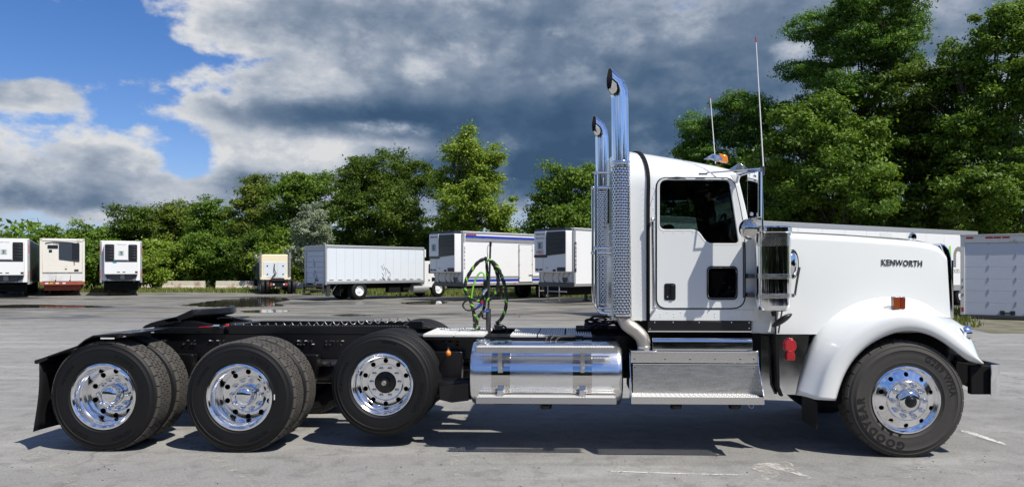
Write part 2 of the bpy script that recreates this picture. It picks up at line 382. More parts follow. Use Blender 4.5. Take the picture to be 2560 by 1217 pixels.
# ------------------------------------------------------------------ ground
def ground_material():
    m_ = bpy.data.materials.new('asphalt'); m_.use_nodes = True; t = NT(m_.node_tree); p = t.n['Principled BSDF']
    tc = t.new('ShaderNodeTexCoord'); o = tc.outputs['Object']
    big = t.noise(o, .16, 5, .55, .4); mid = t.noise(t.v('MULTIPLY', o, (.5, 1.6, 1)), .9, 6, .6, .6); fine = t.noise(o, 26, 4, .65); grit = t.noise(o, 150, 2, .5)
    streak = t.noise(t.v('MULTIPLY', o, (.12, 2.4, 1)), 1.3, 5, .6, .8)
    gra2 = t.noise(o, 46, 3, .7); blot = t.noise(o, 4.2, 6, .68, .4)
    c = t.mix(t.ramp(big, .35, .68), (.195, .194, .187), (.262, .260, .250))
    c = t.mix(t.m('MULTIPLY', t.ramp(mid, .45, .72), .65), c, (.33, .327, .315))
    c = t.mix(t.m('MULTIPLY', t.ramp(streak, .48, .74), .62), c, (.145, .143, .138))
    c = t.mix(t.m('MULTIPLY', t.ramp(blot, .46, .70), .62), c, (.115, .113, .108))
    c = t.mix(t.m('MULTIPLY', t.ramp(fine, .52, .72), .30), c, (.12, .118, .11))
    c = t.mix(t.m('MULTIPLY', t.ramp(gra2, .54, .74), .50), c, (.44, .43, .40))
    c = t.mix(t.m('MULTIPLY', t.ramp(gra2, .47, .30), .62), c, (.09, .088, .082))
    c = t.mix(t.m('MULTIPLY', t.ramp(grit, .56, .72), .40), c, (.46, .45, .42))
    # black cracks and seams
    vo = t.new('ShaderNodeTexVoronoi', feature='DISTANCE_TO_EDGE'); vo.inputs['Scale'].default_value = .33
    wob = t.new('ShaderNodeTexNoise'); wob.inputs['Scale'].default_value = 1.1; wob.inputs['Detail'].default_value = 6; t.put(wob.inputs['Vector'], o)
    t.put(vo.inputs['Vector'], t.v('ADD', o, t.v('MULTIPLY', wob.outputs['Color'], (1.6, 1.6, 0))))
    crack = t.m('MULTIPLY', t.ramp(vo.outputs['Distance'], .0, .006, 1, 0), t.ramp(big, .46, .6))
    c = t.mix(t.m('MULTIPLY', crack, .55), c, (.05, .05, .05))
    # the back of the yard is wet, silty gravel
    sp = t.new('ShaderNodeSeparateXYZ'); t.put(sp.inputs[0], o); y = sp.outputs[1]
    far = t.ramp(t.m('ADD', y, t.m('MULTIPLY', t.m('SUBTRACT', big, .5), 26)), 13, 21)
    gsp = t.noise(t.v('MULTIPLY', o, (.35, 1, 1)), 1.1, 7, .68, .6)
    gr = t.mix(t.ramp(gsp, .36, .66), (.095, .088, .070), (.225, .215, .19))
    c = t.mix(t.m('MULTIPLY', far, .9), c, gr)
    wet = t.m('MULTIPLY', far, t.ramp(t.noise(t.v('MULTIPLY', o, (.16, .6, 1)), .55, 6, .6, .7), .51, .60))
    c = t.mix(t.m('MULTIPLY', wet, .75), c, (.045, .042, .036))
    t.put(p.inputs['Base Color'], c)
    t.put(p.inputs['Roughness'], t.m('SUBTRACT', .9, t.m('MULTIPLY', wet, .62)))
    b = t.new('ShaderNodeBump'); b.inputs['Strength'].default_value = .35; b.inputs['Distance'].default_value = .012
    t.put(b.inputs['Height'], t.m('ADD', t.m('MULTIPLY', fine, .5), t.m('MULTIPLY', grit, .8))); t.put(p.inputs['Normal'], b.outputs[0])
    MAT['asphalt'] = m_
ground_material()
mat('grass_soil', (.085, .105, .032), .95, var=.4, vscale=1.2, bump=.3, bscale=12)
mat('gravel_soil', (.16, .145, .115), .95, col2=(.10, .10, .05), vscale=1.0, bump=.5, bscale=14)
def leaf_mat(name, a, b, trans=.34, rough=.55):
    m_ = bpy.data.materials.new(name); m_.use_nodes = True; t = NT(m_.node_tree); t.n.clear()
    out = t.new('ShaderNodeOutputMaterial'); at = t.new('ShaderNodeAttribute', attribute_name='tint')
    c = t.mix(at.outputs['Fac'], a, b)
    df = t.new('ShaderNodeBsdfPrincipled'); df.inputs['Roughness'].default_value = rough; df.inputs['Specular IOR Level'].default_value = .3; t.put(df.inputs['Base Color'], c)
    tr = t.new('ShaderNodeBsdfTranslucent'); t.put(tr.inputs[0], t.mix(.5, c, (b[0]*1.3, b[1]*1.25, b[2]*.5)))
    mx = t.new('ShaderNodeMixShader'); mx.inputs[0].default_value = trans
    t.l.new(df.outputs[0], mx.inputs[1]); t.l.new(tr.outputs[0], mx.inputs[2]); t.l.new(mx.outputs[0], out.inputs[0]); MAT[name] = m_
leaf_mat('leaf_dark', (.026, .055, .009), (.13, .205, .020)); leaf_mat('leaf_mid', (.046, .110, .012), (.180, .285, .032)); leaf_mat('leaf_light', (.09, .165, .016), (.29, .39, .05))
leaf_mat('leaf_olive', (.065, .095, .012), (.20, .265, .034)); leaf_mat('leaf_silver', (.13, .18, .10), (.42, .48, .36)); leaf_mat('leaf_locust', (.030, .085, .014), (.14, .265, .034))
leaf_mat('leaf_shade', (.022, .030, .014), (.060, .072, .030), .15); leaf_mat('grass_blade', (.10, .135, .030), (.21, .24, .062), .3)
mat('bark', (.055, .045, .036), .9, var=.35, vscale=8, bump=.5, bscale=20)
mat('concrete', (.60, .55, .46), .9, col2=(.34, .24, .18), vscale=1.1, lo=.5, hi=.7, bump=.15, bscale=20)

g = MB().add([(-700, -500, 0), (700, -500, 0), (700, 900, 0), (-700, 900, 0)], [(0, 1, 2, 3)]).build('ground', MAT['asphalt'], smooth=0)
tag(g, 'pale weathered asphalt yard with wet gravel at its back', 'ground', kind='structure')
def blob_sheet(name, pts, z, m_, label, cat, n=5, jag=0.0, seed=1, kind='structure'):
    rnd = random.Random(seed); pp = spline([p for p in pts]+[pts[0]], n)[:-1]
    c = sum(pp, Vector())/len(pp)
    vs_ = [c+(q-c)*(1+rnd.uniform(-jag, jag)) for q in pp]
    b = MB().add([(q.x, q.y, z) for q in vs_], [tuple(range(len(vs_)))])
    return tag(b.build(name, m_, smooth=0), label, cat, kind=kind)
def gp(px, py, z=0.0):
    dep = F*H/(py-CYP); return CD(px, dep)
blob_sheet('grass_verge', [CW(*q) for q in ((-90, 53), (-60, 53), (-36, 54), (-24, 53), (-15, 49.5), (-8, 46), (2, 44.5), (12, 47), (22, 44), (38, 34), (60, 33), (90, 40), (90, 110), (0, 115), (-90, 110))], .004, MAT['grass_soil'], 'ragged green grass verge in front of the trees', 'grass', 6, .004, 3)
blob_sheet('gravel_patch', [CW(*q) for q in ((12, 19.5), (15.2, 19.2), (20, 19.6), (30, 20), (34, 30), (22, 33), (13.5, 28.5))], .004, MAT['gravel_soil'], 'weedy gravel patch under the parked box trailer', 'gravel', 6, .02, 5)
def blades(name, pts_fn, n, h0, h1, m_, label, seed):
    r = np.random.default_rng(seed); base = pts_fn(r, n); n = len(base)
    h = r.uniform(h0, h1, n); a = r.uniform(0, 6.28, n); w = h*.14; ln = r.uniform(-.5, .5, (n, 2))*h[:, None]
    dx, dy = np.cos(a)*w, np.sin(a)*w; v = np.zeros((n, 3, 3))
    v[:, 0] = base; v[:, 0, 0] -= dx; v[:, 0, 1] -= dy; v[:, 1] = base; v[:, 1, 0] += dx; v[:, 1, 1] += dy
    v[:, 2] = base; v[:, 2, :2] += ln; v[:, 2, 2] += h
    o = link(name, poly_mesh(name, v.reshape(-1, 3), 3, r.random(n), m_)); return tag(o, label, 'grass', kind='stuff')
def poly_mesh(name, v, k, tint, m_):
    n = len(v)//k; me = bpy.data.meshes.new(name); me.vertices.add(n*k); me.vertices.foreach_set('co', np.ascontiguousarray(v, np.float32).ravel())
    me.loops.add(n*k); me.loops.foreach_set('vertex_index', np.arange(n*k, dtype=np.int32)); me.polygons.add(n)
    me.polygons.foreach_set('loop_start', np.arange(0, n*k, k, dtype=np.int32)); 
    at = me.attributes.new('tint', 'FLOAT', 'FACE'); at.data.foreach_set('value', np.asarray(tint, np.float32)); me.materials.append(m_); me.update(calc_edges=True); return me
def world_xy(lat, dep):
    out = np.zeros((len(lat), 3)); out[:, 0] = lat*CP-dep*SP; out[:, 1] = -D+lat*SP+dep*CP; return out
def strip_pts(r, n):
    lat = r.uniform(-44, 40, n); lo = np.interp(lat, [-44, -24, -15, -8, 2, 12, 22, 40], [54, 53, 49.5, 46, 44.5, 47, 44, 34])
    dep = lo+r.exponential(4.5, n)+r.normal(0, .35, n); keep = (dep < lo+16) & (r.random(n) < .35+.65*(np.sin(lat*1.7)+np.sin(lat*.63+dep) > -.6))
    return world_xy(lat[keep], dep[keep])
blades('grass', strip_pts, 60000, .10, .34, MAT['grass_blade'], 'short sunlit grass along the foot of the trees', 4)
def weed_pts(r, n):
    c = r.uniform(0, 1, (60, 2))*(20, 11)+(12.5, 19.8); i = r.integers(0, 60, n)
    q = c[i]+r.normal(0, .3, (n, 2)); return world_xy(q[:, 0], q[:, 1])
blades('weeds', weed_pts, 9000, .06, .26, MAT['grass_blade'], 'tufts of weeds growing through gravel beside the parked box trailer', 5)
# water standing on the yard
m_ = mat('water', (.05, .046, .032), .05, spec=.6)
PUD = [('wide brown puddle mirroring the trees left of the white box truck', [(455, 764), (520, 753), (590, 746), (640, 742.5), (705, 743), (722, 750), (690, 757), (716, 764), (640, 767), (540, 767)]),
       ('narrow puddle streak in front of the rusty cream container', [(-90, 765), (60, 761), (200, 763), (285, 766), (180, 769), (20, 770), (-100, 771)]),
       ('thin puddle behind the fifth wheel plate', [(600, 777), (680, 773.5), (722, 777), (690, 781), (620, 781)]),
       ('small puddle in front of the box truck front wheel', [(1000, 756), (1075, 752), (1120, 755), (1085, 761), (1020, 760)]),
       ('dark puddle below the parked reefer with blue stripes', [(1180, 790), (1260, 785), (1340, 787), (1290, 793), (1220, 794)]),
       ('small dark puddle beyond the lift axle tyre', [(825, 788), (880, 784.5), (935, 788), (880, 791)])]
for i, (lab, pts) in enumerate(PUD): blob_sheet('puddle', [gp(*q) for q in pts], .004, m_, lab, 'puddle', 14, .055, 20+i)
def worn(name, col, lo, hi, sc):
    m_ = bpy.data.materials.new(name); m_.use_nodes = True; t = NT(m_.node_tree); p = t.n['Principled BSDF']; p.inputs['Base Color'].default_value = col+(1,); p.inputs['Roughness'].default_value = .9
    tc = t.new('ShaderNodeTexCoord'); n = t.noise(tc.outputs['Object'], sc, 7, .72, .5); n2 = t.noise(tc.outputs['Object'], sc*6, 3, .6)
    tr = t.new('ShaderNodeBsdfTransparent'); mx = t.new('ShaderNodeMixShader'); t.put(mx.inputs[0], t.ramp(t.m('ADD', n, t.m('MULTIPLY', t.m('SUBTRACT', n2, .5), .5)), lo, hi)); t.l.new(tr.outputs[0], mx.inputs[1]); t.l.new(p.outputs[0], mx.inputs[2]); t.l.new(mx.outputs[0], t.n['Material Output'].inputs[0]); MAT[name] = m_
worn('pale_mark', (.42, .405, .37), .36, .66, 5); worn('paint_line', (.55, .55, .52), .34, .56, 7); worn('scuff', (.40, .385, .35), .44, .80, 9)
mk = MB()
rnd = random.Random(2)
def mark(name, pts, m_, label):
    b = MB().add([(q.x, q.y, .004) for q in [gp(*p) for p in pts]], [tuple(range(len(pts)))]); tag(b.build(name, m_, smooth=0), label, 'marking', kind='structure')
mark('pavement_mark', [(1527, 1176.5), (1640, 1181), (1760, 1184), (1872, 1187), (1870, 1188.6), (1700, 1185), (1600, 1181.5), (1527, 1178.5)], MAT['paint_line'], 'long thin white scratch on asphalt in front of the cab steps')
mark('pavement_mark', [(1885, 1160), (1912, 1157), (1950, 1156), (1962, 1153), (1985, 1160), (1980, 1172), (2010, 1186), (2052, 1199), (2020, 1197), (1975, 1181), (1945, 1190), (1915, 1203), (1900, 1196), (1905, 1184), (1878, 1170)], MAT['pale_mark'], 'pale splash of dried concrete on asphalt behind the front wheel')
mark('pavement_mark', [(2402, 1074), (2440, 1083), (2512, 1108), (2514, 1113), (2478, 1102), (2404, 1079)], MAT['paint_line'], 'short worn white line on asphalt by the front tyre')
mark('pavement_mark', [(1124, 1125), (1152, 1122), (1160, 1175), (1158, 1225), (1112, 1225), (1126, 1170)], MAT['scuff'], 'pale vertical tyre scuff on asphalt below the fuel tank shadow')
mark('pavement_mark', [(1214, 1128), (1240, 1126), (1256, 1180), (1266, 1226), (1226, 1226), (1228, 1180)], MAT['scuff'], 'pale dusty scuff right of the vertical tyre scuff')
mark('pavement_mark', [(430, 1090), (470, 1085), (520, 1120), (600, 1170), (690, 1225), (640, 1225), (560, 1175), (480, 1125)], MAT['scuff'], 'pale curved tyre track in front of the second rear wheel')
mark('pavement_mark', [(20, 1130), (90, 1122), (160, 1160), (230, 1225), (180, 1225), (110, 1170)], MAT['scuff'], 'pale curved tyre track in front of the mud flap')
mark('pavement_mark', [(2150, 1175), (2230, 1165), (2330, 1172), (2300, 1192), (2210, 1200), (2160, 1192)], MAT['scuff'], 'faint pale scuff on asphalt in front of the front tyre')
# pebbles lying on the near asphalt
st = MB()
for i in range(90):
    q = gp(rnd.uniform(0, 2560), rnd.uniform(1125, 1217)); s_ = rnd.uniform(.002, .006); st.obox((q.x, q.y, s_*.4), s_*2, s_*1.5, s_, rnd.uniform(0, 3))
tag(st.build('pebbles', MAT['dark_steel'], smooth=0), 'scattered tiny stones lying on the near asphalt', 'stones', kind='stuff')

# ------------------------------------------------------------------ trees
def leaf_cloud(r, clumps, rad, per, size, droop=.0, aspect=2.0, flat=.55):
    """clumps (n,3), rad (n,), leaves as bent-free diamonds"""
    n = len(clumps)*per; c = np.repeat(clumps, per, 0); rr = np.repeat(rad, per)
    d = r.normal(size=(n, 3)); d /= np.linalg.norm(d, axis=1)[:, None]; q = np.where(r.random(n) < .16, r.uniform(.9, 1.7, n), r.random(n)**.5)
    p = c+d*(rr*q)[:, None]*np.array([1, 1, flat])
    nrm = d*.55+r.normal(0, .55, (n, 3)); nrm[:, 2] += .55; nrm /= np.linalg.norm(nrm, axis=1)[:, None]
    a = r.normal(size=(n, 3)); a[:, 2] -= droop; a -= nrm*(a*nrm).sum(1)[:, None]; a /= np.linalg.norm(a, axis=1)[:, None]; b = np.cross(nrm, a)
    s = size*r.uniform(.55, 1.35, n)[:, None]; v = np.zeros((n, 4, 3))
    v[:, 0] = p-a*s; v[:, 2] = p+a*s; v[:, 1] = p+b*s/aspect; v[:, 3] = p-b*s/aspect
    ct = np.repeat(r.random(len(clumps)), per); tint = np.clip(.55*ct+.45*r.random(n), 0, 1)
    return v.reshape(-1, 3), tint
def tree(label, base, lobes, mname, leaf=.17, clump=.75, dens=1.0, per=165, trunk=.2, seed=1, name='tree', droop=.0, aspect=2.0, flat=.55, group=None, cat='tree', fill=.5, trunk_h=None):
    """lobes: (dx, dy, z, rx, ry, rz) ellipsoids of the crown in metres from the foot, x along the picture, y away"""
    r = np.random.default_rng(seed); base = Vector(base); rt = empty(name, base); tag(rt, label, cat, group)
    cs = []; ids = []
    for i, (dx, dy, z, rx, ry, rz) in enumerate(lobes):
        k = max(8, int(dens*(rx*ry+rx*rz+ry*rz)*2.5/(clump*clump)))
        d = r.normal(size=(k, 3)); d /= np.linalg.norm(d, axis=1)[:, None]; q = np.where(r.random(k) < fill, r.uniform(.72, 1.04, k), r.uniform(.25, .8, k))
        # uneven outline: some directions stick out, some are bitten off
        w = 1+.16*np.sin(d[:, 0]*7+i*2.1+seed)+.14*np.sin(d[:, 2]*9+d[:, 1]*5+seed*1.7)
        cs.append(np.array([dx, dy, z])+d*(q*w)[:, None]*np.array([rx, ry, rz]))
    cl = np.concatenate(cs); cl = cl[cl[:, 2] > .25]
    rad = clump*r.uniform(.55, 1.25, len(cl)); v, tint = leaf_cloud(r, cl, rad, per, leaf, droop, aspect, flat)
    v[:, 2] = np.maximum(v[:, 2], .03)
    link('crown', poly_mesh('crown', v, 4, tint, MAT[mname]), rt)
    b = MB(); top = max(l[2]+l[5]*.1 for l in lobes); th = trunk_h or top; lean = r.uniform(-.3, .3, 2)
    spine = [Vector((lean[0]*t*t+.12*math.sin(t*5+seed), lean[1]*t*t, -.1+th*t)) for t in np.linspace(0, 1, 9)]
    b.tube(spine, [trunk*(1.25 if i == 0 else max(.06, 1-.95*i/8)) for i in range(9)], 8)
    for (dx, dy, z, rx, ry, rz) in lobes:
        for k in range(4):
            e = Vector((dx+r.uniform(-.75, .75)*rx, dy+r.uniform(-.75, .75)*ry, z+r.uniform(-.4, .6)*rz)); h = max(.3, min(th*.85, e.z*r.uniform(.35, .75)))
            s0 = spine[min(8, int(h/th*8))]; mid = (s0+e)*.5+Vector((0, 0, -.12*(e-s0).length)); b.tube(spline([s0, mid, e], 3), [trunk*(.26-.036*i) for i in range(7)], 5)
            for q in range(2):
                e2 = e+Vector((r.uniform(-1, 1)*rx*.5, r.uniform(-1, 1)*ry*.5, r.uniform(-.1, .5)*rz)); b.tube([mid.lerp(e, .5), e.lerp(e2, .5)+Vector((0, 0, .1)), e2], [trunk*.09, trunk*.06, trunk*.02], 4)
    b.build('trunk', MAT['bark'], rt, recalc=False)
    return rt
def px_tree(label, dep, base_px, lobes_px, mname, depth=.8, **kw):
    """lobes given as picture ellipses (cx, cy, rx, ry) at one distance"""
    s = dep/F; L = []
    for i, (cx, cy, rx, ry) in enumerate(lobes_px):
        dx = (cx-base_px)*s; z = H-(cy-CYP)*s; L.append((dx, ((i*37) % 11-5)*.12*rx*s, z, rx*s, max(rx, ry)*s*depth, ry*s))
    return tree(label, CD(base_px, dep), L, mname, **kw)
TG = 'trees behind the yard'
px_tree('low scrubby tree between the two leftmost reefers', 66, 120, [(130, 605, 40, 45), (100, 640, 40, 50), (165, 640, 45, 60)], 'leaf_mid', seed=11, group=TG, leaf=0.132)
px_tree('ragged bushy tree with spiky top above the rusty cream container', 64, 222, [(195, 600, 36, 42), (235, 590, 26, 38), (225, 645, 55, 60)], 'leaf_mid', seed=12, group=TG, leaf=0.132)
px_tree('rounded dark tree just right of the third reefer', 70, 345, [(345, 555, 48, 42), (310, 600, 45, 50), (370, 620, 55, 60)], 'leaf_dark', seed=13, group=TG, leaf=0.132)
px_tree('olive tree behind the concrete block gap', 74, 440, [(430, 555, 55, 45), (470, 545, 40, 38), (440, 610, 70, 60)], 'leaf_olive', seed=14, group=TG, leaf=0.132)
px_tree('wispy topped tree left of the cream tractor', 70, 530, [(525, 535, 40, 36), (560, 560, 55, 40), (520, 600, 75, 60)], 'leaf_mid', seed=15, group=TG, leaf=0.132)
px_tree('loose olive green tree above the cream tractor', 66, 640, [(625, 500, 44, 34), (660, 485, 45, 45), (610, 560, 60, 60), (680, 570, 70, 70)], 'leaf_olive', seed=16, group=TG, leaf=0.125)
px_tree('mid height leafy tree above the silver shrub', 64, 765, [(740, 480, 60, 44), (790, 470, 60, 40), (760, 550, 90, 75), (710, 600, 70, 60)], 'leaf_mid', seed=17, group=TG, leaf=0.119, trunk=.25)
px_tree('big dark broad crowned tree over the white box truck', 62, 965, [(940, 440, 75, 55), (890, 475, 60, 60), (1010, 450, 75, 60), (960, 540, 125, 85), (900, 610, 60, 60), (1030, 590, 80, 70)], 'leaf_dark', seed=18, group=TG, leaf=0.112, trunk=.35, dens=1.1)
px_tree('tall light green poplar above the reefer with blue stripes', 58, 1180, [(1165, 375, 55, 44), (1215, 420, 50, 60), (1130, 440, 55, 55), (1190, 500, 85, 75), (1240, 540, 40, 60), (1150, 570, 70, 55)], 'leaf_light', seed=19, group=TG, leaf=0.125, trunk=.28)
px_tree('bright bushy tree between the striped reefer and the exhaust stacks', 52, 1425, [(1430, 450, 58, 45), (1380, 490, 50, 50), (1470, 470, 50, 60), (1420, 540, 90, 55), (1350, 560, 42, 28), (1450, 580, 60, 45)], 'leaf_mid', seed=20, group=TG, leaf=0.119, trunk=.25)
px_tree('silvery white flowering shrub beside the white box truck', 57, 783, [(790, 560, 38, 46), (770, 600, 34, 40), (800, 620, 36, 50), (760, 640, 30, 40)], 'leaf_silver', seed=21, leaf=0.092, clump=.45, name='flowering_shrub', cat='shrub', trunk=.1)
SG = 'shrubs behind the concrete blocks'
for i, (lab, dep, bp, lb, mm) in enumerate([
        ('dense green shrub over the nearest concrete block', 63, 430, [(400, 640, 55, 45), (460, 650, 60, 45), (430, 690, 60, 30)], 'leaf_light'),
        ('broad sunlit shrub over the middle concrete block', 64, 560, [(530, 630, 60, 50), (600, 640, 65, 55), (560, 685, 80, 30)], 'leaf_mid'),
        ('yellow green shrub right behind the cream tractor', 61, 715, [(690, 650, 45, 40), (730, 655, 40, 45), (745, 690, 40, 30)], 'leaf_light'),
        ('dark shrub just left of the cream tractor', 63, 630, [(640, 650, 45, 50), (620, 690, 40, 30)], 'leaf_dark'),
        ('low green shrub right of the third reefer', 58, 378, [(375, 660, 30, 36), (385, 695, 32, 24)], 'leaf_light'),
        ('dark thicket behind the box truck cab', 66, 1030, [(990, 640, 80, 50), (1070, 640, 70, 60), (900, 640, 70, 50)], 'leaf_dark'),
        ('dark thicket behind the striped reefer', 62, 1300, [(1180, 640, 90, 50), (1290, 650, 60, 40), (1360, 640, 60, 40)], 'leaf_dark'),
        ('shrub between the leftmost reefers at the grass', 60, 60, [(30, 620, 50, 34), (90, 650, 40, 40), (-20, 640, 60, 40)], 'leaf_dark'),
        ('tall weeds and brush between the cream container and third reefer', 56, 232, [(230, 660, 26, 44), (225, 700, 26, 24)], 'leaf_mid')]):
    px_tree(lab, dep, bp, lb, mm, seed=40+i, leaf=0.119, name='shrub', cat='shrub', group=SG, trunk=.08, clump=.65)
RG = 'tall trees behind the long white trailer'
px_tree('feathery locust tree left of the tall antenna', 46, 1850, [(1840, 290, 75, 45), (1760, 330, 60, 50), (1730, 375, 50, 28), (1880, 340, 80, 70), (1800, 420, 110, 60), (1880, 480, 110, 80), (1780, 500, 60, 50)], 'leaf_locust', seed=60, group=RG, leaf=0.099, clump=.62, per=185, trunk=.24, droop=.5, aspect=2.6, dens=1.15, flat=.45)
px_tree('tallest locust tree with layered branches over the hood', 43, 2150, [(2160, 35, 120, 42), (2060, 75, 90, 32), (2250, 60, 70, 40), (2150, 130, 130, 40), (2040, 175, 85, 30), (2230, 170, 90, 45), (2100, 240, 120, 45), (1985, 280, 70, 25), (2200, 300, 130, 60)], 'leaf_locust', seed=61, group=RG, leaf=0.099, clump=.58, per=185, trunk=.30, droop=.4, aspect=2.6, dens=1.0, flat=.4)
px_tree('sunlit maple over the rear of the hood', 40, 2090, [(2010, 330, 110, 60), (2110, 360, 120, 70), (1960, 420, 90, 80), (2080, 460, 150, 80), (2150, 530, 110, 60), (1980, 530, 100, 50)], 'leaf_mid', seed=62, group=RG, leaf=0.106, clump=.62, per=185, trunk=.25, dens=1.1)
px_tree('dark crowned tree over the hood lettering', 41, 2290, [(2260, 250, 100, 70), (2310, 340, 110, 80), (2240, 420, 120, 80), (2330, 480, 110, 80), (2260, 560, 120, 50)], 'leaf_dark', seed=63, group=RG, leaf=0.106, clump=.62, per=185, trunk=.28, dens=1.1)
px_tree('tall leafy tree cut by the right picture edge', 38, 2490, [(2480, 90, 75, 60), (2560, 60, 70, 60), (2430, 180, 90, 80), (2540, 220, 110, 100), (2440, 330, 110, 90), (2560, 380, 120, 110), (2440, 470, 120, 90), (2530, 540, 120, 70)], 'leaf_mid', seed=64, group=RG, leaf=0.106, clump=.62, per=185, trunk=.32, dens=1.05)
px_tree('shaded understorey tree behind the roof of the long white trailer', 48, 1960, [(1900, 560, 90, 60), (2020, 560, 100, 60), (2140, 570, 100, 60), (2250, 590, 90, 50), (2380, 590, 110, 50), (2500, 600, 90, 50)], 'leaf_dark', seed=65, group=RG, leaf=0.119, clump=.7, trunk=.15)
px_tree('dark tree seen through the cab window', 47, 1680, [(1690, 560, 90, 60), (1640, 600, 70, 50), (1760, 570, 70, 60), (1620, 540, 50, 40)], 'leaf_dark', seed=66, group=RG, leaf=0.119, clump=.7, trunk=.2)
# trees on the camera's side of the yard, seen only as the dark band mirrored in the bright metal
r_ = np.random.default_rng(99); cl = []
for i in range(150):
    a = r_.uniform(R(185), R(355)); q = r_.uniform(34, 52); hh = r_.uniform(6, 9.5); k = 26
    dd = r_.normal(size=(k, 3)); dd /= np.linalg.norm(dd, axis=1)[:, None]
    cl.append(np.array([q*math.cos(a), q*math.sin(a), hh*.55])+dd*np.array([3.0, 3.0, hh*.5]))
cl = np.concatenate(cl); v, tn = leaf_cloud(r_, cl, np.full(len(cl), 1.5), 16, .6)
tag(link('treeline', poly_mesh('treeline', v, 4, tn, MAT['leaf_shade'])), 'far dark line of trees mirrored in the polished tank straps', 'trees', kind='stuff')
r_ = np.random.default_rng(77); cl = []
for i in range(230):
    a = r_.uniform(R(-8), R(188)); q = r_.uniform(88, 112); hh = r_.uniform(4.5, 7.5); k = 16
    dd = r_.normal(size=(k, 3)); dd /= np.linalg.norm(dd, axis=1)[:, None]; cl.append(np.array([q*math.cos(a), q*math.sin(a)-D, hh*.5])+dd*np.array([3.4, 3.4, hh*.48]))
cl = np.concatenate(cl); cl[:, 2] = np.maximum(cl[:, 2], .4); v, tn = leaf_cloud(r_, cl, np.full(len(cl), 1.5), 22, .42)
tag(link('far_woods', poly_mesh('far_woods', v, 4, tn, MAT['leaf_mid'])), 'low far woods along the horizon behind the parked trailers', 'trees', kind='stuff')
# ------------------------------------------------------------------ concrete blocks
BG = 'concrete blocks in a row along the verge'
for (x0, x1, y0, y1, lab) in ((357, 379, 703, 724, 'short concrete block end beside the third reefer'), (409, 511, 702, 724, 'whole pale concrete block between two gaps of shrubs'),
                              (542, 646, 702, 724, 'rust stained concrete block left of the cream tractor'), (690, 762, 702, 723, 'concrete block between cream tractor and white box truck'),
                              (1118, 1200, 703, 723, 'concrete block seen under the nose of the striped reefer'), (213, 228, 703, 722, 'narrow concrete block beside the rusty cream container')):
    dep = 60.0; a, b_ = CD(x0, dep), CD(x1, dep); L = (b_-a).length; hz = (y1-y0)/F*dep
    o = MB(); o.prism(rpoly([(-.3, 0), (.3, 0), (.3, .08), (.2, hz*.5), (.17, hz), (-.17, hz), (-.2, hz*.5), (-.3, .08)], .015, 2), 0, L, 'x')
    k = o.build('concrete_block', MAT['concrete'], smooth=0, bev=.02); k.location = a; k.rotation_euler = (0, 0, PSI); tag(k, lab, 'concrete block', BG)
# slim posts of the chain fence
mat('galvanised', (.42, .43, .43), .5, .7)
for px, lab in ((468, 'slim metal fence post behind the whole concrete block'), (628, 'slim metal fence post left of the cream tractor')):
    q = CD(px, 62); k = MB().tube([(0, 0, 0), (0, 0, 2.2)], .05, 8).ball((0, 0, 2.2), .06, 6).build('fence_post', MAT['galvanised']); k.location = q; tag(k, lab, 'fence post', 'fence posts')
# ------------------------------------------------------------------ parked vehicles
# every vehicle is built in its own frame: x runs away from the near end, y to its left as seen from there, z up
mat('trailer_white', (.74, .75, .75), .4, var=.03, vscale=.8, coat=.2)
mat('dirty_white', (.66, .665, .66), .5, col2=(.50, .50, .48), vscale=.9, lo=.48, hi=.75)
mat('cream_white', (.70, .68, .62), .5, col2=(.46, .34, .20), vscale=1.6, lo=.60, hi=.74)
mat('box_white', (.63, .68, .72), .5, var=.04, vscale=.7)
mat('alu_trim', (.46, .465, .46), .45, .6, var=.1, vscale=5)
mat('dark_green_side', (.035, .06, .045), .3, var=.3, vscale=2)
mat('rust_red', (.28, .065, .045), .7, var=.4, vscale=4)
mat('grille_black', (.012, .014, .016), .35)
mat('navy_panel', (.03, .04, .055), .4)
mat('blue_stripe', (.02, .045, .36), .4)
mat('teal', (.03, .32, .40), .5); mat('gold', (.42, .36, .16), .5); mat('red_print', (.42, .05, .06), .5); mat('ink', (.02, .022, .025), .5); mat('grey_print', (.22, .205, .19), .5); mat('lime', (.25, .62, .04), .5); mat('faint_ink', (.30, .31, .32), .6)
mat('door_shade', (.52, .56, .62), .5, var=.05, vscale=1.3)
mat('yellow_print', (.6, .45, .03), .5)
MT = lambda n: MAT[n]
tyre_b = MB().lathe([(.28, .03), (.30, .005), (.40, 0), (.47, .01), (.51, .04), (.52, .07), (.52, .21), (.51, .24), (.47, .27), (.40, .28), (.30, .275), (.28, .25)], 40).mesh('tyre', [MAT['rubber']], 40)
rim_b = MB().lathe([(.29, .03), (.275, .02), (.265, .05), (.25, .09), (.19, .10), (.16, .09), (.12, .06), (.07, .05), (.0, .045)], 32).mesh('rim', [MAT['trailer_white']])
def bwheel(par, x, y, r=.5, flip=False, dual=False, rim='rim'):
    w = empty('wheel', (x, y, r), parent=par); w.scale = (r/.52,)*3
    if flip: w.rotation_euler = (0, 0, math.pi)
    link('tyre', tyre_b, w); link('rim', rim_b, w)
    if dual: k = link('inner_tyre', tyre_b, w); k.location = (0, .33, 0)
    return w
def slot(par, nm, m_, x, f0, f1, z0, z1, W, t=.012, r=.03): # a plate on the near face, f from left 0 to right 1
    y0, y1 = W*(1-f1), W*(1-f0)
    return MB().prism(rpoly([(y0, z0), (y1, z0), (y1, z1), (y0, z1)], r, 3), x-t, x, 'x').build(nm, MT(m_), par, smooth=0)
